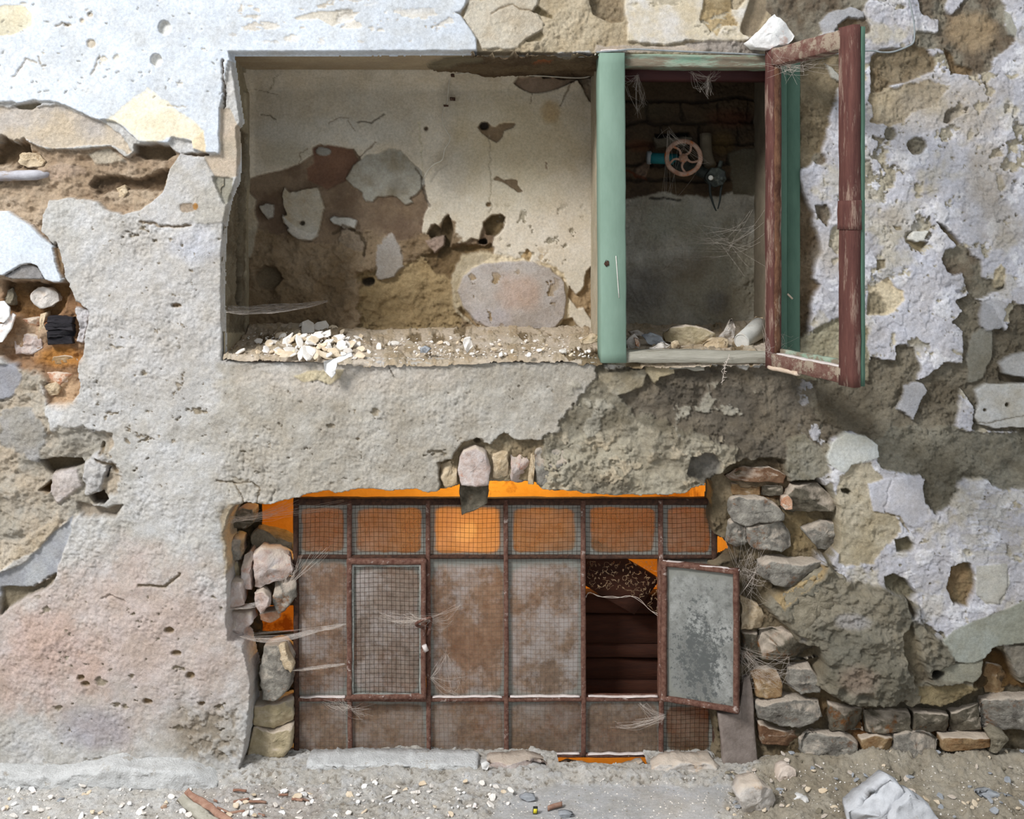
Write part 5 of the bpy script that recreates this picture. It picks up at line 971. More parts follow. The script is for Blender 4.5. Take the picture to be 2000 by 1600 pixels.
sbar('split_wood', .015, .14, -.003, .006, -.0025, .010, M['raw_wood'], along='u', bev=.3, segs=10, wob=.003, seed=29)
sbar('dust_line', .05, SWd - .05, .034, .038, .0, .016, M['dust'], along='u', bev=.4, segs=24, wob=.0015, seed=30)
# ================================================================== METAL WINDOW
YM = .10
mw = empty('window_2', P(988, 1478, YM), 'rusty steel-framed window of dirty wired glass glowing amber', 'window', None, 'structure')
vx_ = [577, 682, 836, 988, 1139, 1291, 1396]; hy_ = [981, 1089, 1367, 1477]
for i, x in enumerate(vx_):
    vbar('glazing_bar', x - (5 if i in (0, 6) else 4.5), x + (5 if i in (0, 6) else 4.5), 978, 1479, YM - .006, .03, M['rust_dark'] if i in (0, 6) else M['rust'], mw, pxs=1.5, bev=.2, segs=36, wob=.0012, seed=30 + i)
for j, y in enumerate(hy_):
    h_ = (6.5, 3.5, 4.5, 3.5)[j]
    hbar('frame_rail' if j in (0, 3) else 'glazing_bar', 573, 1400, y - h_, y + h_, YM - .004, .028, M['rust_dark'] if j < 2 else M['rust'], mw, bev=.2, segs=60, wob=.0012, seed=40 + j)
    if j >= 2:
        for (xa, xb) in ((586, 674), (692, 828), (845, 980), (996, 1131), (1148, 1284), (1300, 1390)):
            if j == 3 and xa > 1290: continue
            v, f = bar_geo(P(xa, y - h_ - 2, YM), P(xb, y - h_ - 2, YM), Z1, Y1, .003, .012, bev=.4, segs=26, wob=.0022, seed=xa); o = mk('dust_drift', v, f, M['dust'], mw)
def pane(px0, px1, py0, py1, yy, mat, parent, front, seed, xf=None, nm='glass_pane', wm='wire'):
    pts = [P(px0, py1, yy), P(px1, py1, yy), P(px1, py0, yy), P(px0, py0, yy)]
    t = .004; V = pts + [p + Vector((0, t, 0)) for p in pts]
    if xf: V = [xf(p) for p in V]
    o = mk(nm, V, [(0, 1, 2, 3), (7, 6, 5, 4), (0, 4, 5, 1), (1, 5, 6, 2), (2, 6, 7, 3), (3, 7, 4, 0)], mat, parent, False)
    me = o.data; uv = me.uv_layers.new(name='UVMap'); cuv = {0: (0, 0), 1: (1, 0), 2: (1, 1), 3: (0, 1)}
    for l in me.loops: uv.data[l.index].uv = cuv[l.vertex_index % 4]
    rnd = random.Random(seed); geos = []; y2 = yy - .0012 if front else yy + t + .001
    r = .00032 if wm == 'wire' else .00022
    nxw = int((px1 - px0) / 8.6); nyw = int((py1 - py0) / 8.6); sl_ = rnd.uniform(-3, 3)
    for i in range(1, nxw):
        x = px0 + (px1 - px0) * i / nxw
        geos.append(tube_geo([P(x + rnd.uniform(-.5, .5) + sl_ * k / 5, py0 + (py1 - py0) * k / 5, y2) for k in range(6)], r, 4))
    for i in range(1, nyw):
        y = py0 + (py1 - py0) * i / nyw; ph = rnd.uniform(0, 6)
        geos.append(tube_geo([P(px0 + (px1 - px0) * k / 6, y + 1.3 * math.sin(k * 1.1 + ph * .2 + seed), y2) for k in range(7)], r, 4))
    V, F = join(*geos)
    if xf: V = [xf(Vector(p)) for p in V]
    mk('wire_mesh', V, F, M[wm], o); return o
sd_ = 0
for r_ in range(3):
    for c in range(6):
        sd_ += 1
        if r_ == 1 and c in (1, 4): continue
        x0, x1 = vx_[c] + 3, vx_[c + 1] - 2; y0, y1 = hy_[r_] + 3, hy_[r_ + 1] - 2
        m_ = M['glass_glow'] if (r_, c) == (0, 2) else M['glass_top'] if r_ == 0 or (r_ == 2 and c == 5) else (M['glass_mid'] if r_ == 1 else M['glass_low'])
        pane(x0, x1, y0, y1, YM + .006, m_, mw, True, sd_, wm='wire' if r_ == 0 or (r_ == 2 and c == 5) else 'wire_dusty')
# closed vent, standing slightly proud
def ring(name, x0, x1, y0, y1, bw, yf, dep, mat, parent, wob=.0012, seed=0, xf=None):
    g = []
    for (xa, xb, ya, yb) in ((x0, x1, y0, y0 + bw), (x0, x1, y1 - bw, y1)):
        g.append(bar_geo(P(xa, (ya + yb) / 2, yf), P(xb, (ya + yb) / 2, yf), Z1, Y1, bw * S * 1.03, dep, bev=.2, segs=24, wob=wob, seed=seed + ya, off=(0, dep / 2)))
    for xa in (x0, x1 - bw):
        g.append(bar_geo(P(xa + bw / 2, y0, yf), P(xa + bw / 2, y1, yf), X1, Y1, bw * S * 1.03, dep, bev=.2, segs=32, wob=wob, seed=seed + xa, off=(0, dep / 2)))
    V, F = join(*g)
    if xf: V = [xf(Vector(p)) for p in V]
    return mk(name, V, F, mat, parent)
vent = ring('vent_frame', 677, 832, 1094, 1368, 10, YM - .024, .022, M['rust'], mw, seed=3)
vent['label'] = 'closed rusty vent frame standing proud of the window'
pane(686, 824, 1103, 1360, YM - .012, M['glass_vent'], vent, True, 77)
ring('putty_bead', 686, 824, 1103, 1361, 5, YM - .019, .008, M['putty'], vent, seed=8)
v, f = tube_geo(smooth_path([P(826, 1226, YM - .03), P(812, 1219, YM - .05), P(838, 1207, YM - .065), P(842, 1214, YM - .05), P(836, 1240, YM - .035)], 4), .0035, 6); mk('vent_handle', v, f, M['rust'], vent)
v, f = tube_geo([P(828, 1260, YM - .035), P(833, 1272, YM - .035)], .006, 8); mk('bolt_head', v, f, M['dust'], vent)
# open vent, swung out to the right on its hinge bar
hx = P(1291, 1230, YM - .012); ang = R(24.5)
def swing(p):
    d = Vector((p.x - hx.x, p.y - hx.y, 0)); a_ = ang
    # mirror across the hinge (leaf folded outwards), then rotate away from the wall
    return Vector((hx.x + d.x * math.cos(a_) - (-d.y) * 0 + d.y * math.sin(a_), hx.y - d.x * math.sin(a_) + d.y * math.cos(a_), p.z))
ovent = ring('vent_frame', 1293, 1443, 1096, 1370, 10, YM - .018, .02, M['rust'], mw, seed=5, xf=swing)
ovent['label'] = 'open vent frame swung out to the right'
pane(1301, 1435, 1104, 1362, YM - .006, M['glass_open'], ovent, False, 78, xf=swing)
V, F = bar_geo(P(1294, 1095, YM - .008), P(1442, 1095, YM - .008), Z1, Y1, .003, .016, bev=.4, segs=20, wob=.001); mk('dust_drift', [swing(Vector(q)) for q in V], F, M['dust'], ovent)
V, F = bar_geo(P(1300, 1361, YM - .010), P(1436, 1361, YM - .010), Z1, Y1, .006, .012, bev=.4, segs=20, wob=.0015); mk('dust_drift', [swing(Vector(q)) for q in V], F, M['dust'], ovent)
# ================================================================== INSIDE THE ROOM
bulb_c = P(908, 1035, .25)
lt = empty('hanging_bulb', bulb_c + Vector((0, 0, -.04)), 'glowing amber bulb behind the third upper pane of the metal window', 'lamp')
def lathe(prof, c, axis=Z1, n=20):
    axis = Vector(axis).normalized(); u = axis.orthogonal().normalized(); v = axis.cross(u)
    return ngrid([[Vector(c) + axis * h + (u * math.cos(2 * math.pi * j / n) + v * math.sin(2 * math.pi * j / n)) * r for j in range(n)] for (r, h) in prof])
m_, t_, b_ = nt('bulb glow'); b_.inputs['Emission Color'].default_value = (1, .68, .30, 1); b_.inputs['Emission Strength'].default_value = 9; M['bulb'] = m_
v, f = lathe([(.006, .045), (.014, .04), (.026, .018), (.03, 0), (.026, -.018), (.014, -.028), (.003, -.03)], bulb_c); mk('bulb_glass', v, f, M['bulb'], lt)
v, f = lathe([(.013, .04), (.015, .05), (.015, .075), (.006, .085)], bulb_c); mk('bulb_socket', v, f, M['black'], lt)
v, f = tube_geo([bulb_c + Vector((0, 0, .08)), bulb_c + Vector((.003, 0, .12)), Vector((bulb_c.x, bulb_c.y, .90))], .003, 6); mk('bulb_flex', v, f, M['black'], lt)
pl = bpy.data.lights.new('bulb_light', 'POINT'); pl.energy = 11.0; pl.color = (1, .72, .32); pl.shadow_soft_size = .032; v_ = 0
po = bpy.data.objects.new('bulb_light', pl); po.location = (0, 0, .04); COL.objects.link(po); po.parent = lt
# stacked boards behind the open vent
bdz = [(1160, 1198), (1200, 1258), (1260, 1284), (1286, 1328), (1330, 1372)]
for i, (a0, a1) in enumerate(bdz):
    yb_ = .20 + (i % 2) * .012
    v, f = bar_geo(P(1020, (a0 + a1) / 2, yb_), P(1330, (a0 + a1) / 2 + 2, yb_), Z1, Y1, (a1 - a0) * S * 1.06, .05, bev=.06, segs=10, wob=.002, seed=i + 70, off=(0, .025))
    o = mk('stacked_board', v, f, M['dark_wood'])
    tag(o, ['topmost dark brown board seen through the open vent', 'second dark board from the top behind the open vent', 'narrow third board from the top behind the open vent', 'fourth dark board from the top behind the open vent', 'lowest dark board at the foot of the open vent'][i], 'board', 'boards stacked behind the open vent')
v, f = bar_geo(P(1090, 1060, .165), P(1262, 1165, .165), Vector((.6, 0, .8)), Y1, .11, .02, bev=.1, segs=8, wob=.003, seed=5); tag(mk('leaning_board', v, f, M['dark_wood']), 'dark board leaning behind the cobweb of the open vent', 'board')
# ================================================================== CUPBOARD CONTENTS
def Pv(px, py, y): return P(px, py, y)
wc = Pv(1335, 308, .235); ax = Vector((-.10, -1, .14)).normalized()
valve = empty('gate_valve', Pv(1335, 345, .27), 'rusty round five-spoke handwheel on a black valve inside the cupboard', 'valve')
def frame_of(n_):
    u = X1 - n_ * X1.dot(n_); u.normalize(); return u, n_.cross(u) * -1
u_, v_ = frame_of(ax)
def torus(c, R_, r, n=40, m=10):
    rings = []
    for i in range(n):
        a_ = 2 * math.pi * i / n; d = u_ * math.cos(a_) + v_ * math.sin(a_)
        rings.append([Vector(c) + d * (R_ + r * math.cos(2 * math.pi * j / m)) + ax * r * .9 * math.sin(2 * math.pi * j / m) + mnoise.noise_vector((Vector(c) + d * R_) * 60) * .0006 for j in range(m)])
    vs_ = [p for r_ in rings for p in r_]; fs = [(i * m + j, i * m + (j + 1) % m, ((i + 1) % n) * m + (j + 1) % m, ((i + 1) % n) * m + j) for i in range(n) for j in range(m)]
    return vs_, fs
v, f = torus(wc, .0425, .0062); hw = mk('handwheel', v, f, M['rust_wheel'], valve)
for k in range(5):
    a0 = R(84 - 72 * k); pts = []
    for t in range(7):
        q = t / 6; a_ = a0 + .55 * math.sin(q * math.pi) * (1 - q) ; rr = .008 + .034 * q
        pts.append(wc + (u_ * math.cos(a_) + v_ * math.sin(a_)) * rr - ax * (.006 * (1 - q)) )
    v, f = tube_geo(pts, .0036, 7, rf=lambda t: 1.15 - .3 * math.sin(t * math.pi)); mk('spoke', v, f, M['rust_wheel'], hw)
v, f = lathe([(.006, -.012), (.0115, -.012), (.012, 0), (.0105, .004), (.008, .005), (.0078, .008), (.002, .0085)], wc - ax * .004, ax, 16); mk('hub', v, f, M['rust_wheel'], hw)
v, f = tube_geo([wc - ax * .01, wc - ax * .05], .006, 8); mk('stem', v, f, M['rust_dark'], valve)
v, f = lathe([(.012, 0), (.024, .006), (.026, .02), (.02, .032), (.012, .036)], wc - ax * .085, ax, 16); mk('bonnet', v, f, M['black'], valve)
v, f = tube_geo(smooth_path([Pv(1322, 312, .31), Pv(1350, 326, .30), Pv(1375, 338, .285), Pv(1392, 346, .28)], 4), .0155, 10, rf=lambda t: 1 - .1 * t); mk('pipe_arm', v, f, M['black'], valve)
tp_ = empty('teal_pipe', Pv(1290, 320, .30), 'short teal pipe sleeve left of the rusty handwheel', 'pipe')
v, f = tube_geo([Pv(1271, 309, .305), Pv(1300, 310, .30), Pv(1326, 312, .30)], .0145, 12); mk('sleeve', v, f, M['teal'], tp_)
v, f = lathe([(.010, 0), (.017, .002), (.018, .012), (.012, .016)], Pv(1262, 308, .31), X1, 12); mk('collar', v, f, M['cable_grey'], tp_)
cl = empty('pipe_clamp', Pv(1398, 370, .27), 'black bolted pipe clamp with a stub right of the handwheel', 'clamp')
stone('clamp_body', [(1378, 342), (1390, 328), (1404, 326), (1416, 334), (1418, 350), (1412, 362), (1398, 366), (1386, 360), (1378, 352)], .245, .05, M['black'], cl, rel=.002, seed=4, step=7)
v, f = tube_geo([Pv(1404, 332, .262), Pv(1409, 314, .258)], .0058, 10); mk('stub', v, f, M['black'], cl)
v, f = tube_geo([Pv(1389, 348, .245), Pv(1388, 347, .238)], .0062, 10); mk('bolt', v, f, M['bolt'], cl)
v, f = tube_geo([Pv(1410, 350, .25), Pv(1410, 349, .238)], .0052, 10); mk('bolt', v, f, M['black'], cl)
for pts, lb in (([(1387, 352), (1387, 375), (1391, 392), (1396, 406), (1399, 412)], 'left one of two black cable ends hanging from the pipe clamp'), ([(1412, 352), (1408, 372), (1406, 392), (1402, 408)], 'right one of two black cable ends hanging from the pipe clamp')):
    v, f = tube_geo(smooth_path([Pv(x, y, .262) for x, y in pts], 4), .0042, 7, rf=lambda t: 1 - .65 * t); tag(mk('hanging_cable', v, f, M['cable_black']), lb, 'cable', 'cable ends under the clamp')
v, f = tube_geo(smooth_path([Pv(1378, 262, .335), Pv(1380, 300, .325), Pv(1388, 325, .31)], 3), .016, 9); tag(mk('plastered_pipe', v, f, M['gloom']), 'dusty plaster-coated pipe rising behind the clamp', 'pipe')
# cup lying on its side
c0 = Pv(1448, 668, .085); axc = (Pv(1484, 640, .165) - c0).normalized(); Lc = (Pv(1484, 640, .165) - c0).length
cup = empty('cup', Vector((c0.x, c0.y, c0.z - .02)), 'pale dusty cup lying on its side in the cupboard', 'cup')
v, f = lathe([(.0163, .004), (.0175, .0012), (.0185, 0), (.0198, .002), (.0205, .006), (.0225, Lc * .5), (.0262, Lc), (.0247, Lc), (.021, Lc * .5), (.018, .010), (.001, .009)], c0, axc, 28)
cb_ = mk('cup_body', v[:], f, M['cup'], cup)
v, f = lathe([(.0168, .003), (.0168, .0016), (.0002, .0016)], c0, axc, 28); mk('cup_foot', v, f, M['cup'], cup, False)
def thing_stone(name, poly, yf, th, mat, label, cat, group=None, **k):
    o = stone(name, poly, yf, th, M[mat], None, **k); return tag(o, label, cat, group)
thing_stone('rock', [(1296, 656), (1310, 643), (1338, 636), (1372, 641), (1396, 652), (1398, 664), (1385, 674), (1355, 676), (1325, 672), (1300, 666)], .10, .06, 'ochre_stone', 'flat tan rock lying in the middle of the cupboard floor', 'rock', seed=31)
thing_stone('plaster_lump', [(1225, 664), (1238, 653), (1246, 660), (1250, 674), (1242, 685), (1226, 684)], .06, .03, 'stone_pale', 'pale plaster lump beside the green post on the cupboard floor', 'plaster', seed=32)
thing_stone('slate_chip', [(1254, 657), (1272, 649), (1288, 655), (1301, 668), (1284, 677), (1266, 672)], .09, .02, 'chip_grey', 'grey flat chip left of the tan rock in the cupboard', 'chip', seed=33)
thing_stone('plaster_chip', [(1268, 680), (1290, 670), (1309, 673), (1296, 684), (1280, 686)], .05, .012, 'chip_pale', 'white chip at the cupboard front edge below the tan rock', 'chip', seed=34)
thing_stone('plaster_lump', [(1312, 670), (1326, 665), (1332, 676), (1322, 684), (1312, 682)], .055, .02, 'mortar_sand', 'small sandy lump in front of the tan rock', 'plaster', seed=35)
thing_stone('brick_bit', [(1240, 662), (1248, 664), (1250, 678), (1244, 676)], .05, .01, 'brick_orange', 'small reddish brick bit beside the pale lump in the cupboard', 'brick', seed=36)
thing_stone('plaster_shard', [(1404, 662), (1416, 644), (1429, 624), (1435, 640), (1434, 658), (1420, 670)], .17, .02, 'stone_pale', 'pointed plaster shard standing left of the cup', 'plaster', seed=37)
thing_stone('rubble_lump', [(1374, 672), (1390, 662), (1412, 660), (1424, 668), (1420, 682), (1396, 684), (1378, 683)], .075, .04, 'mortar_sand', 'crumbly sandy lump between the tan rock and the cup', 'rubble', seed=38)
thing_stone('rubble_lump', [(1228, 648), (1244, 643), (1256, 648), (1254, 656), (1236, 656)], .20, .03, 'stone_pale', 'pale lump at the back left of the cupboard floor', 'rubble', seed=39)
thing_stone('rubble_lump', [(1465, 632), (1480, 618), (1500, 622), (1505, 640), (1480, 645)], .26, .03, 'mortar_sand', 'sandy lump behind the cup in the cupboard', 'rubble', seed=40)
# ---- white shard on top of the frame, splinter on the post
thing_stone('plaster_shard', [(1460, 82), (1476, 66), (1493, 50), (1513, 28), (1535, 44), (1552, 68), (1546, 82), (1520, 88), (1502, 97), (1472, 94)], -.06, .07, 'stone_white', 'white triangular plaster shard resting on top of the wooden window', 'plaster', seed=41, rel=.003, facets=4)
v, f = bar_geo(P(1538, 574, -.02), P(1548, 584, -.004), Vector((.7, 0, .7)), Y1, .004, .002, segs=3); tag(mk('wood_splinter', v, f, M['raw_wood']), 'pale wood splinter stuck on the green right post', 'splinter')
# ================================================================== CABLES, CLIPS, PIPE
def cable(name, pts, y, r, mat, label):
    v, f = tube_geo(smooth_path([P(a_[0], a_[1], a_[2] if len(a_) > 2 else y) for a_ in pts], 5), r, 7); return tag(mk(name, v, f, M[mat]), label, 'cable')
cable('white_cable', [(1163, 106, -.006), (1161, 118, .1), (1162, 130, .25), (1158, 142, .33), (1148, 150, .339), (1120, 152, .339), (1050, 148, .339), (930, 143, .339), (895, 144, .339), (882, 150, .348), (877, 162, .352), (875, 185, .354), (873, 200, .351), (866, 215, .351), (864, 235, .351), (870, 252, .351), (879, 268, .351), (876, 280, .351), (868, 292, .351), (864, 312, .351), (848, 321, .351), (836, 333, .351), (829, 346, .351)], .35, .0020, 'cable', 'thin white cable running down the back of the niche')
cable('dusty_wire', [(925, 131), (955, 134), (985, 137), (1030, 133), (1068, 131), (1090, 131), (1130, 129), (1158, 126)], .335, .0022, 'cable', 'upper dusty wire under the torn niche soffit')
cable('grey_cable', [(1772, -14), (1780, 18), (1785, 45), (1786, 70), (1783, 84), (1770, 92), (1745, 101), (1722, 102), (1698, 99), (1640, 104), (1560, 106), (1500, 107), (1400, 103), (1300, 99), (1240, 96), (1205, 99), (1165, 102)], -.018, .0022, 'cable_grey', 'grey cable along the top of the wooden window and up the wall')
for i, (x, y, w_, h_, lb) in enumerate([(917, 134, 8, 11, 'leftmost rusty clip under the niche soffit'), (884, 147, 8, 7, 'rusty clip at the bend of the white cable'), (884, 193, 11, 7, 'rusty clip right of the vertical white cable'), (871, 206, 10, 4, 'lowest rusty clip across the white cable'), (1077, 133, 6, 12, 'rusty nail clip at the right end of the niche soffit')]):
    o = thing_stone('cable_clip', [(x - w_ / 2, y - h_ / 2), (x + w_ / 2, y - h_ / 2 + 1), (x + w_ / 2, y + h_ / 2), (x - w_ / 2 + 1, y + h_ / 2)], .338 if i != 2 else .35, .012, 'rust_dark', lb, 'clip', seed=50 + i, rel=.0008, step=4)
pp = empty('broken_pipe', P(40, 352, .02), 'grey pipe stub poking out of the torn plaster at far left', 'pipe')
v, f = tube_geo([P(-60, 345, .012), P(-10, 344, .010), P(30, 343, .008), (P(70, 342, .012)), P(92, 340, .02), P(106, 338, .03)], .0125, 14, rf=lambda t: 1 if t < .55 else max(.12, 1 - ((t - .55) / .45) ** 2)); mk('pipe_body', v, f, M['grey_pipe'], pp)
# ================================================================== LOOSE PLASTER ON THE NICHE SILL
thing_stone('paint_flake', [(633, 707), (655, 701), (672, 694), (686, 688), (689, 696), (672, 704), (660, 709), (655, 716), (656, 730), (648, 740), (634, 724)], -.035, .008, 'stone_white', 'bent white paint flake hanging over the sill edge', 'flake', seed=43, rel=.002, facets=3)
thing_stone('mortar_stub', [(1135, 664), (1160, 652), (1172, 654), (1172, 664), (1150, 672), (1138, 674)], .05, .03, 'mortar_sand', 'sandy finger of mortar at the right end of the niche sill', 'mortar', seed=44)
thing_stone('dark_flake', [(822, 682), (832, 676), (842, 682), (836, 690), (824, 689)], .03, .01, 'chip_grey', 'small dark flake alone on the middle of the sill', 'flake', seed=45)
thing_stone('plaster_flake', [(905, 662), (918, 660), (924, 676), (914, 690), (906, 680)], .02, .006, 'chip_pale', 'upright white flake on the sill below the pink patch', 'flake', seed=46)
rnd = random.Random(12)
FLK = [(520, 686, 16, 8), (545, 690, 20, 7), (570, 688, 26, 9), (600, 690, 22, 8), (628, 680, 18, 8), (650, 690, 18, 8), (664, 678, 22, 9), (690, 676, 18, 7), (585, 672, 24, 9), (612, 664, 26, 9), (640, 655, 24, 9), (600, 645, 28, 11), (625, 634, 30, 12), (580, 652, 20, 9), (655, 668, 16, 7), (560, 668, 24, 9), (535, 672, 18, 8), (680, 688, 14, 6), (700, 664, 14, 6), (590, 635, 16, 9), (650, 640, 16, 10), (505, 692, 12, 6), (618, 700, 12, 6), (640, 698, 14, 6), (668, 652, 12, 8), (740, 680, 18, 5), (770, 674, 24, 5), (860, 672, 20, 5), (905, 668, 14, 5), (960, 676, 10, 7), (880, 688, 10, 5), (1000, 690, 14, 5), (1060, 686, 12, 5), (1100, 690, 16, 6), (1130, 684, 12, 5), (720, 690, 12, 4), (470, 690, 14, 6), (1045, 670, 10, 5), (810, 690, 10, 4), (1150, 690, 12, 5)]
for _ in range(44): FLK.append((min(704, max(470, rnd.gauss(600, 52))), min(698, max(632, rnd.gauss(672, 17))), rnd.uniform(9, 24), 8))
for _ in range(26): FLK.append((rnd.uniform(720, 1160), rnd.uniform(664, 700), rnd.uniform(6, 14), 8))
def sill_y(px, py): return max(-.005, min(.3, (700 - py) / 62 * .22))
for i, (x, y, w_, h_) in enumerate(FLK):
    c = on_sill(x, y) + Vector((0, 0, .004)); ws = w_ * S * .5 * (1.7 if x < 715 else 1.2)
    nrm = Vector((rnd.uniform(-.7, .7), -.7 + rnd.uniform(-.6, .5), 1))
    v, f = chip_geo(c, ws * 1.05, ws * rnd.uniform(.5, .75), .003 + rnd.random() * .002, rnd, nrm, 7)
    heap = x < 715
    tag(mk('plaster_flake', v, f, M['chip_pale' if rnd.random() < .55 else 'chip_cream'], None, False),
        'pale plaster flake lying in the heap at the left of the niche sill' if heap else 'small pale plaster flake lying loose on the right part of the niche sill', 'flake',
        'fallen plaster flakes heaped on the niche sill' if heap else 'loose flakes along the niche sill')
# fine crumbs on the sill and the ledge: nobody could count them
def crumbs(name, pts, mat, label, rnd):
    g = [chip_geo(c, s_ * rnd.uniform(.7, 1.3), s_ * rnd.uniform(.5, 1), s_ * .5, rnd, (rnd.uniform(-.6, .6), rnd.uniform(-.8, .3), 1), 5) for c, s_ in pts]
    v, f = join(*g); return tag(mk(name, v, f, mat, None, False), label, 'crumbs', None, 'stuff')
rnd = random.Random(3)
pts = []
for i in range(700):
    x = rnd.uniform(445, 1165) if rnd.random() < .7 else rnd.gauss(600, 60)
    if x > 1160: continue
    yy = .002 + .30 * rnd.random() ** 1.3; wx = (x - VX) * S
    pts.append((Vector((wx, yy, zf + sill_add(wx, yy, math.exp, math.sin, max) + .002)), rnd.uniform(.0015, .0048)))
crumbs('plaster_crumbs', pts, M['chip_pale'], 'fine plaster crumbs scattered along the niche sill', rnd)
# ================================================================== BLOCKS UNDER THE METAL WINDOW
KB = lambda *a_, **k: thing_stone(*a_, **k)
KB('curb_block', [(602, 1489), (700, 1486), (830, 1487), (932, 1488), (936, 1505), (932, 1521), (820, 1524), (700, 1524), (610, 1524), (596, 1506)], .0, .09, 'dust_white', 'long pale block under the left half of the metal window', 'block', seed=81, rel=.0048)
KB('curb_block', [(948, 1494), (975, 1487), (1040, 1487), (1066, 1494), (1076, 1508), (1074, 1528), (1010, 1532), (950, 1526)], -.004, .08, 'pink_brick', 'short pale block right of the long one below the metal window', 'block', seed=82)
KB('rubble_block', [(1272, 1500), (1290, 1488), (1330, 1483), (1390, 1486), (1402, 1500), (1400, 1526), (1340, 1532), (1290, 1534), (1268, 1522)], .0, .07, 'stone_pale', 'rough grey-white block under the right corner of the metal window', 'block', seed=83, rel=.006)
KB('hollow_tile', [(1092, 1506), (1110, 1497), (1150, 1503), (1200, 1506), (1240, 1498), (1256, 1490), (1264, 1500), (1264, 1530), (1180, 1532), (1098, 1530)], .03, .05, 'brown_stone', 'broken brown tile in the glowing gap under the metal window', 'tile', seed=84)
KB('paint_flake', [(939, 1490), (950, 1487), (957, 1492), (952, 1504), (942, 1503)], -.006, .004, 'stone_white', 'white flake stuck in the joint between the two curb blocks', 'flake', seed=85, rel=.0008)
KB('leaning_slab', [(1452, 1322), (1463, 1320), (1470, 1345), (1474, 1420), (1481, 1506), (1468, 1510), (1428, 1509), (1412, 1494), (1408, 1440), (1401, 1392), (1440, 1394), (1447, 1360)], .035, .03, 'slab', 'grey stone slab leaning right of the metal window under the open vent', 'slab', seed=86, rel=.0012, facets=0) if 'slab' in M else None
o = stone('mortar_ridge', [(-70, 1512), (0, 1510), (60, 1512), (130, 1508), (190, 1498), (205, 1490), (232, 1487), (258, 1497), (330, 1499), (378, 1503), (402, 1516), (428, 1530), (430, 1546), (412, 1562), (330, 1556), (200, 1562), (90, 1560), (-70, 1562)], -.07, .11, M['dust_white'], None, rel=.0045, seed=80, facets=0, step=6)
tag(o, 'white crumbling mortar ridge along the foot of the wall at the left', 'mortar')
# ================================================================== LEDGE DEBRIS
def fpt(px, py):
    k = (CZ / S) / (py - VY); x = ((px - VX) * k) * S; y = D * k - D
    return Vector((x, y, floor_z(x, y)))
def fstone(name, poly, mat, label, cat, up=.5, th=.05, seed=1, **k):
    """stone on the ledge: its lowest outline point stands on the ground"""
    b = max(poly, key=lambda q: q[1]); kk = (CZ / S) / (b[1] - VY); y = D * kk - D
    return thing_stone(name, poly, y, th, mat, label, cat, seed=seed, **k)
fstone('grey_rock', [(1662, 1590), (1690, 1566), (1720, 1542), (1742, 1525), (1762, 1538), (1766, 1562), (1740, 1600), (1735, 1640), (1668, 1640), (1664, 1612)], 'grey_rock', 'large angular pale grey rock at the bottom right corner', 'rock', seed=91, th=.09, facets=4)
fstone('grey_rock', [(1736, 1598), (1752, 1570), (1780, 1557), (1808, 1570), (1832, 1594), (1850, 1640), (1740, 1650)], 'grey_rock', 'rounded white-rimmed rock in front of the large angular one', 'rock', seed=92, th=.08, facets=3)
fstone('mortar_block', [(1436, 1550), (1450, 1530), (1480, 1526), (1506, 1544), (1518, 1566), (1510, 1590), (1480, 1598), (1452, 1586)], 'stone_pale', 'pale mortar block lying front of the leaning slab', 'block', seed=93, th=.07)
fstone('white_stone', [(1546, 1560), (1560, 1554), (1576, 1557), (1580, 1566), (1566, 1574), (1550, 1572)], 'stone_white', 'small white stone right of the pale mortar block', 'stone', seed=94, th=.03)
fstone('pink_lump', [(1516, 1518), (1522, 1502), (1540, 1496), (1554, 1506), (1556, 1524), (1542, 1538), (1524, 1540)], 'dust_lump', 'pinkish powdery plaster lump right of the leaning slab', 'plaster', seed=95, th=.05)
fstone('brown_clod', [(1868, 1490), (1880, 1478), (1898, 1477), (1912, 1490), (1910, 1504), (1892, 1513), (1872, 1506)], 'brown_stone', 'round brown clod on the rubble at the right', 'clod', seed=96, th=.05)
fstone('slate_shard', [(1904, 1548), (1930, 1546), (1960, 1554), (1986, 1562), (1984, 1570), (1950, 1566), (1912, 1556)], 'chip_grey', 'long grey slate shard at the lower right edge', 'shard', seed=97, th=.03)
fstone('slate_shard', [(1908, 1520), (1925, 1514), (1938, 1520), (1940, 1528), (1920, 1528)], 'chip_grey', 'small grey slate shard below the round brown clod', 'shard', seed=98, th=.02)
fstone('rust_flake', [(1802, 1540), (1830, 1536), (1852, 1538), (1848, 1545), (1812, 1546)], 'brick_brown', 'flat brown flake propped above the white-rimmed rock', 'flake', seed=99, th=.02)
fstone('brown_lump', [(1764, 1512), (1775, 1503), (1800, 1504), (1816, 1510), (1806, 1519), (1780, 1519)], 'brown_stone', 'flat brown lump at the foot of the bare stones', 'lump', seed=100, th=.04)
fstone('orange_kernel', [(313, 1577), (319, 1572), (326, 1572), (325, 1578), (317, 1581)], 'brick_orange', 'tiny orange kernel on the white ledge at the left', 'kernel', seed=101, th=.01, rel=.001)
fstone('slate_chip', [(1014, 1560), (1026, 1554), (1044, 1556), (1046, 1562), (1030, 1566)], 'chip_grey', 'dark grey slate chip below the short curb block', 'chip', seed=102, th=.02, rel=.0015)
fstone('slate_chip', [(1090, 1590), (1105, 1587), (1120, 1592), (1112, 1598), (1096, 1597)], 'chip_grey', 'grey chip near the bottom edge below the wood bit', 'chip', seed=103, th=.02, rel=.0015)
fstone('pebble', [(108, 1567), (114, 1562), (124, 1562), (124, 1568), (112, 1572)], 'chip_grey', 'grey pebble on the white ledge at the far left', 'pebble', seed=104, th=.015, rel=.001)
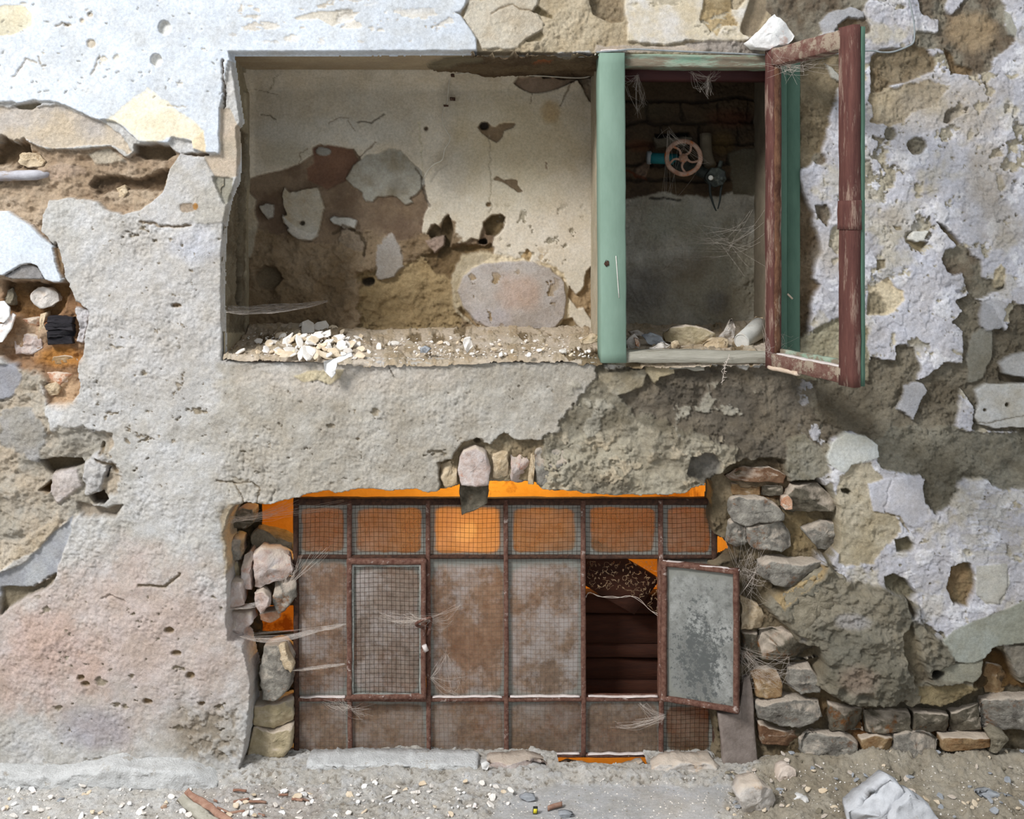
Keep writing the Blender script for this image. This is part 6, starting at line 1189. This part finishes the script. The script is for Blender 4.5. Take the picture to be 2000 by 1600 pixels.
v, f = bar_geo(fpt(1069, 1582) + Vector((0, 0, .006)), fpt(1097, 1574) + Vector((0, 0, .008)), Z1, Y1, .010, .010, bev=.3, segs=8, wob=.002, seed=6); tag(mk('wood_bit', v, f, M['bark']), 'short brown wood bit on the smooth grey part of the ledge', 'wood')
bx_ = fpt(1045, 1588); ye = empty('plastic_cube', bx_, 'tiny yellow and black plastic cube on the ledge', 'plastic')
v, f = bar_geo(bx_ + Vector((0, 0, .001)), bx_ + Vector((.001, 0, .014)), X1, Y1, .010, .009, bev=.1, segs=1); mk('black_case', v, f, M['black'], ye)
v, f = bar_geo(bx_ + Vector((-.0005, -.0048, .003)), bx_ + Vector((.0005, -.0048, .0125)), X1, Y1, .0075, .002, bev=.1, segs=1); mk('yellow_face', v, f, M['cardboard'], ye)
st = empty('broken_stick', fpt(385, 1590), 'broken wooden stick with reddish split face, bottom left', 'stick')
v, f = bar_geo(fpt(352, 1568) + Vector((0, 0, .014)), fpt(470, 1660) + Vector((0, 0, .016)), Vector((.6, .3, .5)), Vector((.4, -.6, .6)), .024, .018, bev=.3, segs=20, wob=.004, seed=16); mk('stick_body', v, f, M['grey_wood'], st)
v, f = bar_geo(fpt(362, 1566) + Vector((0, 0, .026)), fpt(480, 1655) + Vector((0, 0, .028)), Vector((.6, .3, .5)), Vector((.4, -.6, .6)), .014, .010, bev=.3, segs=20, wob=.004, seed=18); mk('split_face', v, f, M['bark'], st)
rnd = random.Random(8)
for i, (x0, y0, x1, y1) in enumerate([(456, 1569, 485, 1564), (486, 1572, 520, 1570), (455, 1552, 480, 1556), (445, 1590, 478, 1588), (425, 1584, 446, 1590), (506, 1592, 520, 1596), (570, 1566, 590, 1572), (545, 1560, 562, 1558), (590, 1570, 604, 1566), (418, 1566, 424, 1576)]):
    v, f = bar_geo(fpt(x0, y0) + Vector((0, 0, .004)), fpt(x1, y1) + Vector((0, 0, .005)), Z1, Y1, .005, .006, bev=.3, segs=6, wob=.0025, seed=i)
    tag(mk('bark_shred', v, f, M['bark']), 'reddish bark shred scattered right of the broken stick', 'bark', 'bark shreds beside the broken stick')
rnd = random.Random(21)
def scatter(n, x0, x1, y0, y1, s0, s1):
    out = []
    while len(out) < n:
        x = rnd.uniform(x0, x1); y = y1 - (y1 - y0) * rnd.random()
        out.append((fpt(x, y), rnd.uniform(s0, s1)))
    return out
for (n, a_, gname, lb, mats) in ((150, (0, 1000, 1532, 1608), 'white chips on the left of the ledge', 'small white plaster chip lying on the left half of the ledge', ('chip_pale', 'chip_pale', 'stone_white', 'chip_cream')), (110, (1420, 2000, 1510, 1608), 'chips on the rubble at the right of the ledge', 'small dull chip lying on the brown rubble at the right', ('chip_cream', 'mortar_olive', 'chip_grey', 'stone_pale'))):
    for c, s_ in scatter(n, *a_, .004, .0125):
        v, f = chip_geo(c + Vector((0, 0, .003)), s_, s_ * rnd.uniform(.5, .9), rnd.uniform(.002, .004), rnd, (rnd.uniform(-.5, .5), rnd.uniform(-.9, .2), 1), 7)
        tag(mk('plaster_chip', v, f, M[rnd.choice(mats)], None, False), lb, 'chip', gname)
crumbs('gravel', scatter(1700, -20, 2010, 1522, 1612, .0008, .0032), M['chip_pale'], 'fine pale gravel strewn over the whole ledge', rnd)
crumbs('dark_grit', scatter(500, -20, 2010, 1522, 1612, .0008, .0026), M['mortar_olive'], 'fine dark grit strewn over the whole ledge', rnd)
v, f = tube_geo(smooth_path([P(1590, 1500, .0), P(1640, 1502, -.004), P(1700, 1510, -.01), P(1752, 1508, -.01)], 3), .008, 8); tag(mk('rusty_pipe', v, f, M['brick_brown']), 'thin brown pipe at the foot of the bare stones', 'pipe')
# ================================================================== COBWEBS
def strands(name, lines, r, mat, label, parent=None):
    v, f = join(*[tube_geo(l, r, 3) for l in lines])
    o = mk(name, v, f, mat, parent); return tag(o, label, 'cobweb') if parent is None else o
def sheet(name, A, B, n, m, sag, mat, rnd, label):
    """slack sheet between two point rows A and B (world)"""
    A = smooth_path(A, 6); B = smooth_path(B, 6); k = min(len(A), len(B)); rows = []
    for j in range(m + 1):
        t = j / m; rows.append([A[i].lerp(B[i], t) + Vector((0, 0, -sag * math.sin(math.pi * t) * (.6 + .4 * math.sin(i)))) + mnoise.noise_vector(A[i] * 30 + Vector((0, 0, j))) * .0015 for i in range(k)])
    t_ = empty(name, A[0], label, 'cobweb')
    v, f = ngrid(rows, closed=False, cap0=False, cap1=False); mk('web_sheet', v, f, M['web_sheet'], t_)
    lines = [rows[0]]
    for i in range(30):
        a = rnd.randrange(k); b = rnd.randrange(k); j0 = rnd.randrange(m + 1); j1 = rnd.randrange(m + 1); p = rows[j0][a]; q = rows[j1][b]
        lines.append([p, p.lerp(q, .5) + Vector((0, 0, -.003)), q])
    strands('web_strands', lines, .00018, M['web'], None, t_); return t_
rw = random.Random(44)
sheet('cobweb', [P(468, 1243, .02), P(500, 1253, .03), P(560, 1252, .05), P(620, 1234, .06), P(676, 1221, .07)], [P(478, 1236, .07), P(510, 1246, .08), P(560, 1242, .09), P(620, 1226, .09), P(676, 1217, .09)], 0, 5, .006, None, rw, 'long sagging cobweb across the lower left corner of the metal window')
sheet('cobweb', [P(445, 1190, .01), P(470, 1189, .02), P(490, 1188, .03), P(505, 1184, .04)], [P(448, 1186, .05), P(470, 1182, .05), P(490, 1178, .05), P(502, 1176, .05)], 0, 4, .003, None, rw, 'short cobweb at the left edge of the lower opening')
sheet('cobweb', [P(570, 1310, .03), P(600, 1308, .05), P(640, 1302, .06), P(674, 1298, .07)], [P(572, 1306, .08), P(600, 1303, .08), P(640, 1298, .08), P(674, 1296, .08)], 0, 3, .003, None, rw, 'thin cobweb stretched from the grey stone to the closed vent')
sheet('cobweb', [P(441, 610, .0), P(470, 613, .04), P(530, 612, .10), P(590, 603, .2), P(640, 590, .3)], [P(446, 596, .10), P(480, 598, .18), P(530, 594, .25), P(590, 592, .3), P(640, 586, .34)], 0, 5, .004, None, rw, 'wide pale cobweb across the lower left corner of the niche')
def fan(label, A, targets, n, r=.00016, mat='web', jit=4):
    lines = []; old = []
    for i in range(int(n * 2.2)):
        t = rw.choice(targets)
        p = P(A[0] + rw.gauss(0, jit), A[1] + rw.gauss(0, jit), A[2]); q = P(t[0] + rw.gauss(0, jit * 2.4), t[1] + rw.gauss(0, jit * 2.4), t[2])
        if old and rw.random() < .45: p = rw.choice(old)
        if old and rw.random() < .25: q = rw.choice(old)
        m = p.lerp(q, rw.uniform(.3, .7)) + Vector((rw.gauss(0, .003), rw.gauss(0, .002), -abs(rw.gauss(0, .007))))
        L_ = smooth_path([p, m, q], 4); lines.append(L_); old.append(L_[rw.randrange(len(L_))])
    return strands('cobweb', lines, r, M[mat], label)
fan('faint cobweb arching over the dark top left of the lower opening', (452, 1014, .03), [(520, 1005, .07), (575, 986, .09), (560, 990, .09), (680, 984, .09)], 26, jit=3)
fan('cobweb between the pink stone and the left window bar', (556, 1150, .05), [(580, 1110, .09), (640, 1070, .09), (600, 1090, .09), (560, 1100, .06)], 26)
fan('dusty cobweb spreading from the closed vent handle', (836, 1210, .04), [(790, 1208, .08), (745, 1205, .08), (880, 1215, .1), (900, 1180, .1)], 30, jit=3)
fan('cobweb fanned over the pane below the closed vent', (683, 1380, .08), [(640, 1375, .095), (720, 1385, .095), (710, 1400, .095), (660, 1365, .08)], 24, jit=3)
fan('white cobweb streak on the lower pane by the open vent', (1296, 1400, .08), [(1240, 1412, .095), (1205, 1418, .095), (1255, 1376, .095)], 26, jit=2)
fan('cobweb wisps on the tall middle pane', (842, 1323, .09), [(900, 1324, .1), (895, 1360, .1), (870, 1281, .1)], 18, jit=2)
fan('cobweb tangle between the open vent and the stones', (1448, 1120, .05), [(1462, 1170, .03), (1490, 1130, .02), (1470, 1060, .02), (1485, 1095, .0), (1430, 1060, .06)], 40, jit=7)
fan('cobweb over the row of dark holes', (1450, 1272, .03), [(1470, 1300, .02), (1490, 1310, .02), (1530, 1330, .02), (1450, 1330, .04), (1545, 1300, .01)], 36, jit=6)
fan('cobweb from the leaning casement corner', (1502, 690, -.06), [(1545, 676, .0), (1520, 660, -.02), (1500, 640, -.04), (1530, 690, -.1)], 30, jit=5)
# added fill light, unseen, deeper in the room to brighten the amber panes
l2 = bpy.data.lights.new('room_fill_light', 'POINT'); l2.energy = 9.0; l2.color = (1, .71, .29); l2.shadow_soft_size = .04
lo_ = bpy.data.objects.new('room_fill_light', l2); lo_.location = (.12, .58, .80); COL.objects.link(lo_)
fan('dusty fluff under the upper casement rail', (1530, 122, -.09), [(1560, 118, -.14), (1535, 145, -.06), (1650, 104, -.28), (1510, 118, -.04), (1600, 112, -.2)], 44, jit=8)
fan('cobweb strands at the upper left corner of the cupboard', (1245, 148, .04), [(1243, 230, .08), (1222, 162, .02), (1260, 200, .15), (1240, 175, .05)], 18, jit=2)
fan('cobweb strands hanging under the head rail', (1384, 150, .05), [(1350, 140, .04), (1384, 186, .06), (1372, 172, .06), (1400, 140, .04)], 24, jit=2)
fan('thin cobweb threads stretched inside the cupboard', (1420, 480, .2), [(1340, 450, .25), (1250, 420, .3), (1480, 430, .1), (1470, 520, .1), (1310, 480, .3)], 20, jit=10)
fan('thin cobweb threads around the handwheel', (1305, 260, .2), [(1335, 272, .22), (1300, 250, .2), (1372, 320, .22), (1310, 400, .3)], 12, jit=4)
pts = [P(1424, 694, -.02), P(1421, 705, -.022), P(1416, 716, -.022), P(1413, 732, -.022), P(1411, 742, -.022), P(1410, 752, -.022)]
L = [pts]
for i in range(40):
    q = pts[rw.randrange(5)].lerp(pts[rw.randrange(1, 6)], rw.random()); q2 = q + Vector((rw.gauss(0, .004), rw.gauss(0, .003), rw.gauss(0, .005))); L.append([q, q2])
strands('cobweb', L, .0006, M['web'], 'fluffy cobweb thread dangling below the wooden window')
# torn web in the open vent: a random net
nodes = []
while len(nodes) < 420:
    x = rw.uniform(1146, 1288); y = rw.uniform(1096, 1215); lim = 1150 + (x - 1146) * .08 if x < 1230 else 1158 + (x - 1230) * .85
    if y < lim - 10 * abs(rw.gauss(0, 1)) * (rw.random() < .3): nodes.append((x, y, YM + .012 + rw.uniform(0, .03)))
L = []
for i, a_ in enumerate(nodes):
    ds = sorted(range(len(nodes)), key=lambda j: (nodes[j][0] - a_[0]) ** 2 + (nodes[j][1] - a_[1]) ** 2)[1:4]
    for j in ds:
        if j > i: p, q = P(*a_), P(*nodes[j]); L.append([p, p.lerp(q, .5) + Vector((rw.gauss(0, .0015), 0, rw.gauss(0, .0015))), q])
net = strands('cobweb', L, .00026, M['web_tan'], 'torn tan cobweb hanging in the top of the open vent')
rim = smooth_path([P(1143, 1168, YM + .01), P(1152, 1158, YM + .02), P(1175, 1166, YM + .02), P(1205, 1168, YM + .03), P(1230, 1164, YM + .02), P(1252, 1176, YM + .02), P(1270, 1192, YM + .02), P(1286, 1204, YM + .01)], 3)
strands('cobweb_rim', [rim, [p + Vector((.002, .002, .003 * math.sin(i))) for i, p in enumerate(rim)]], .0007, M['web'], None, net)
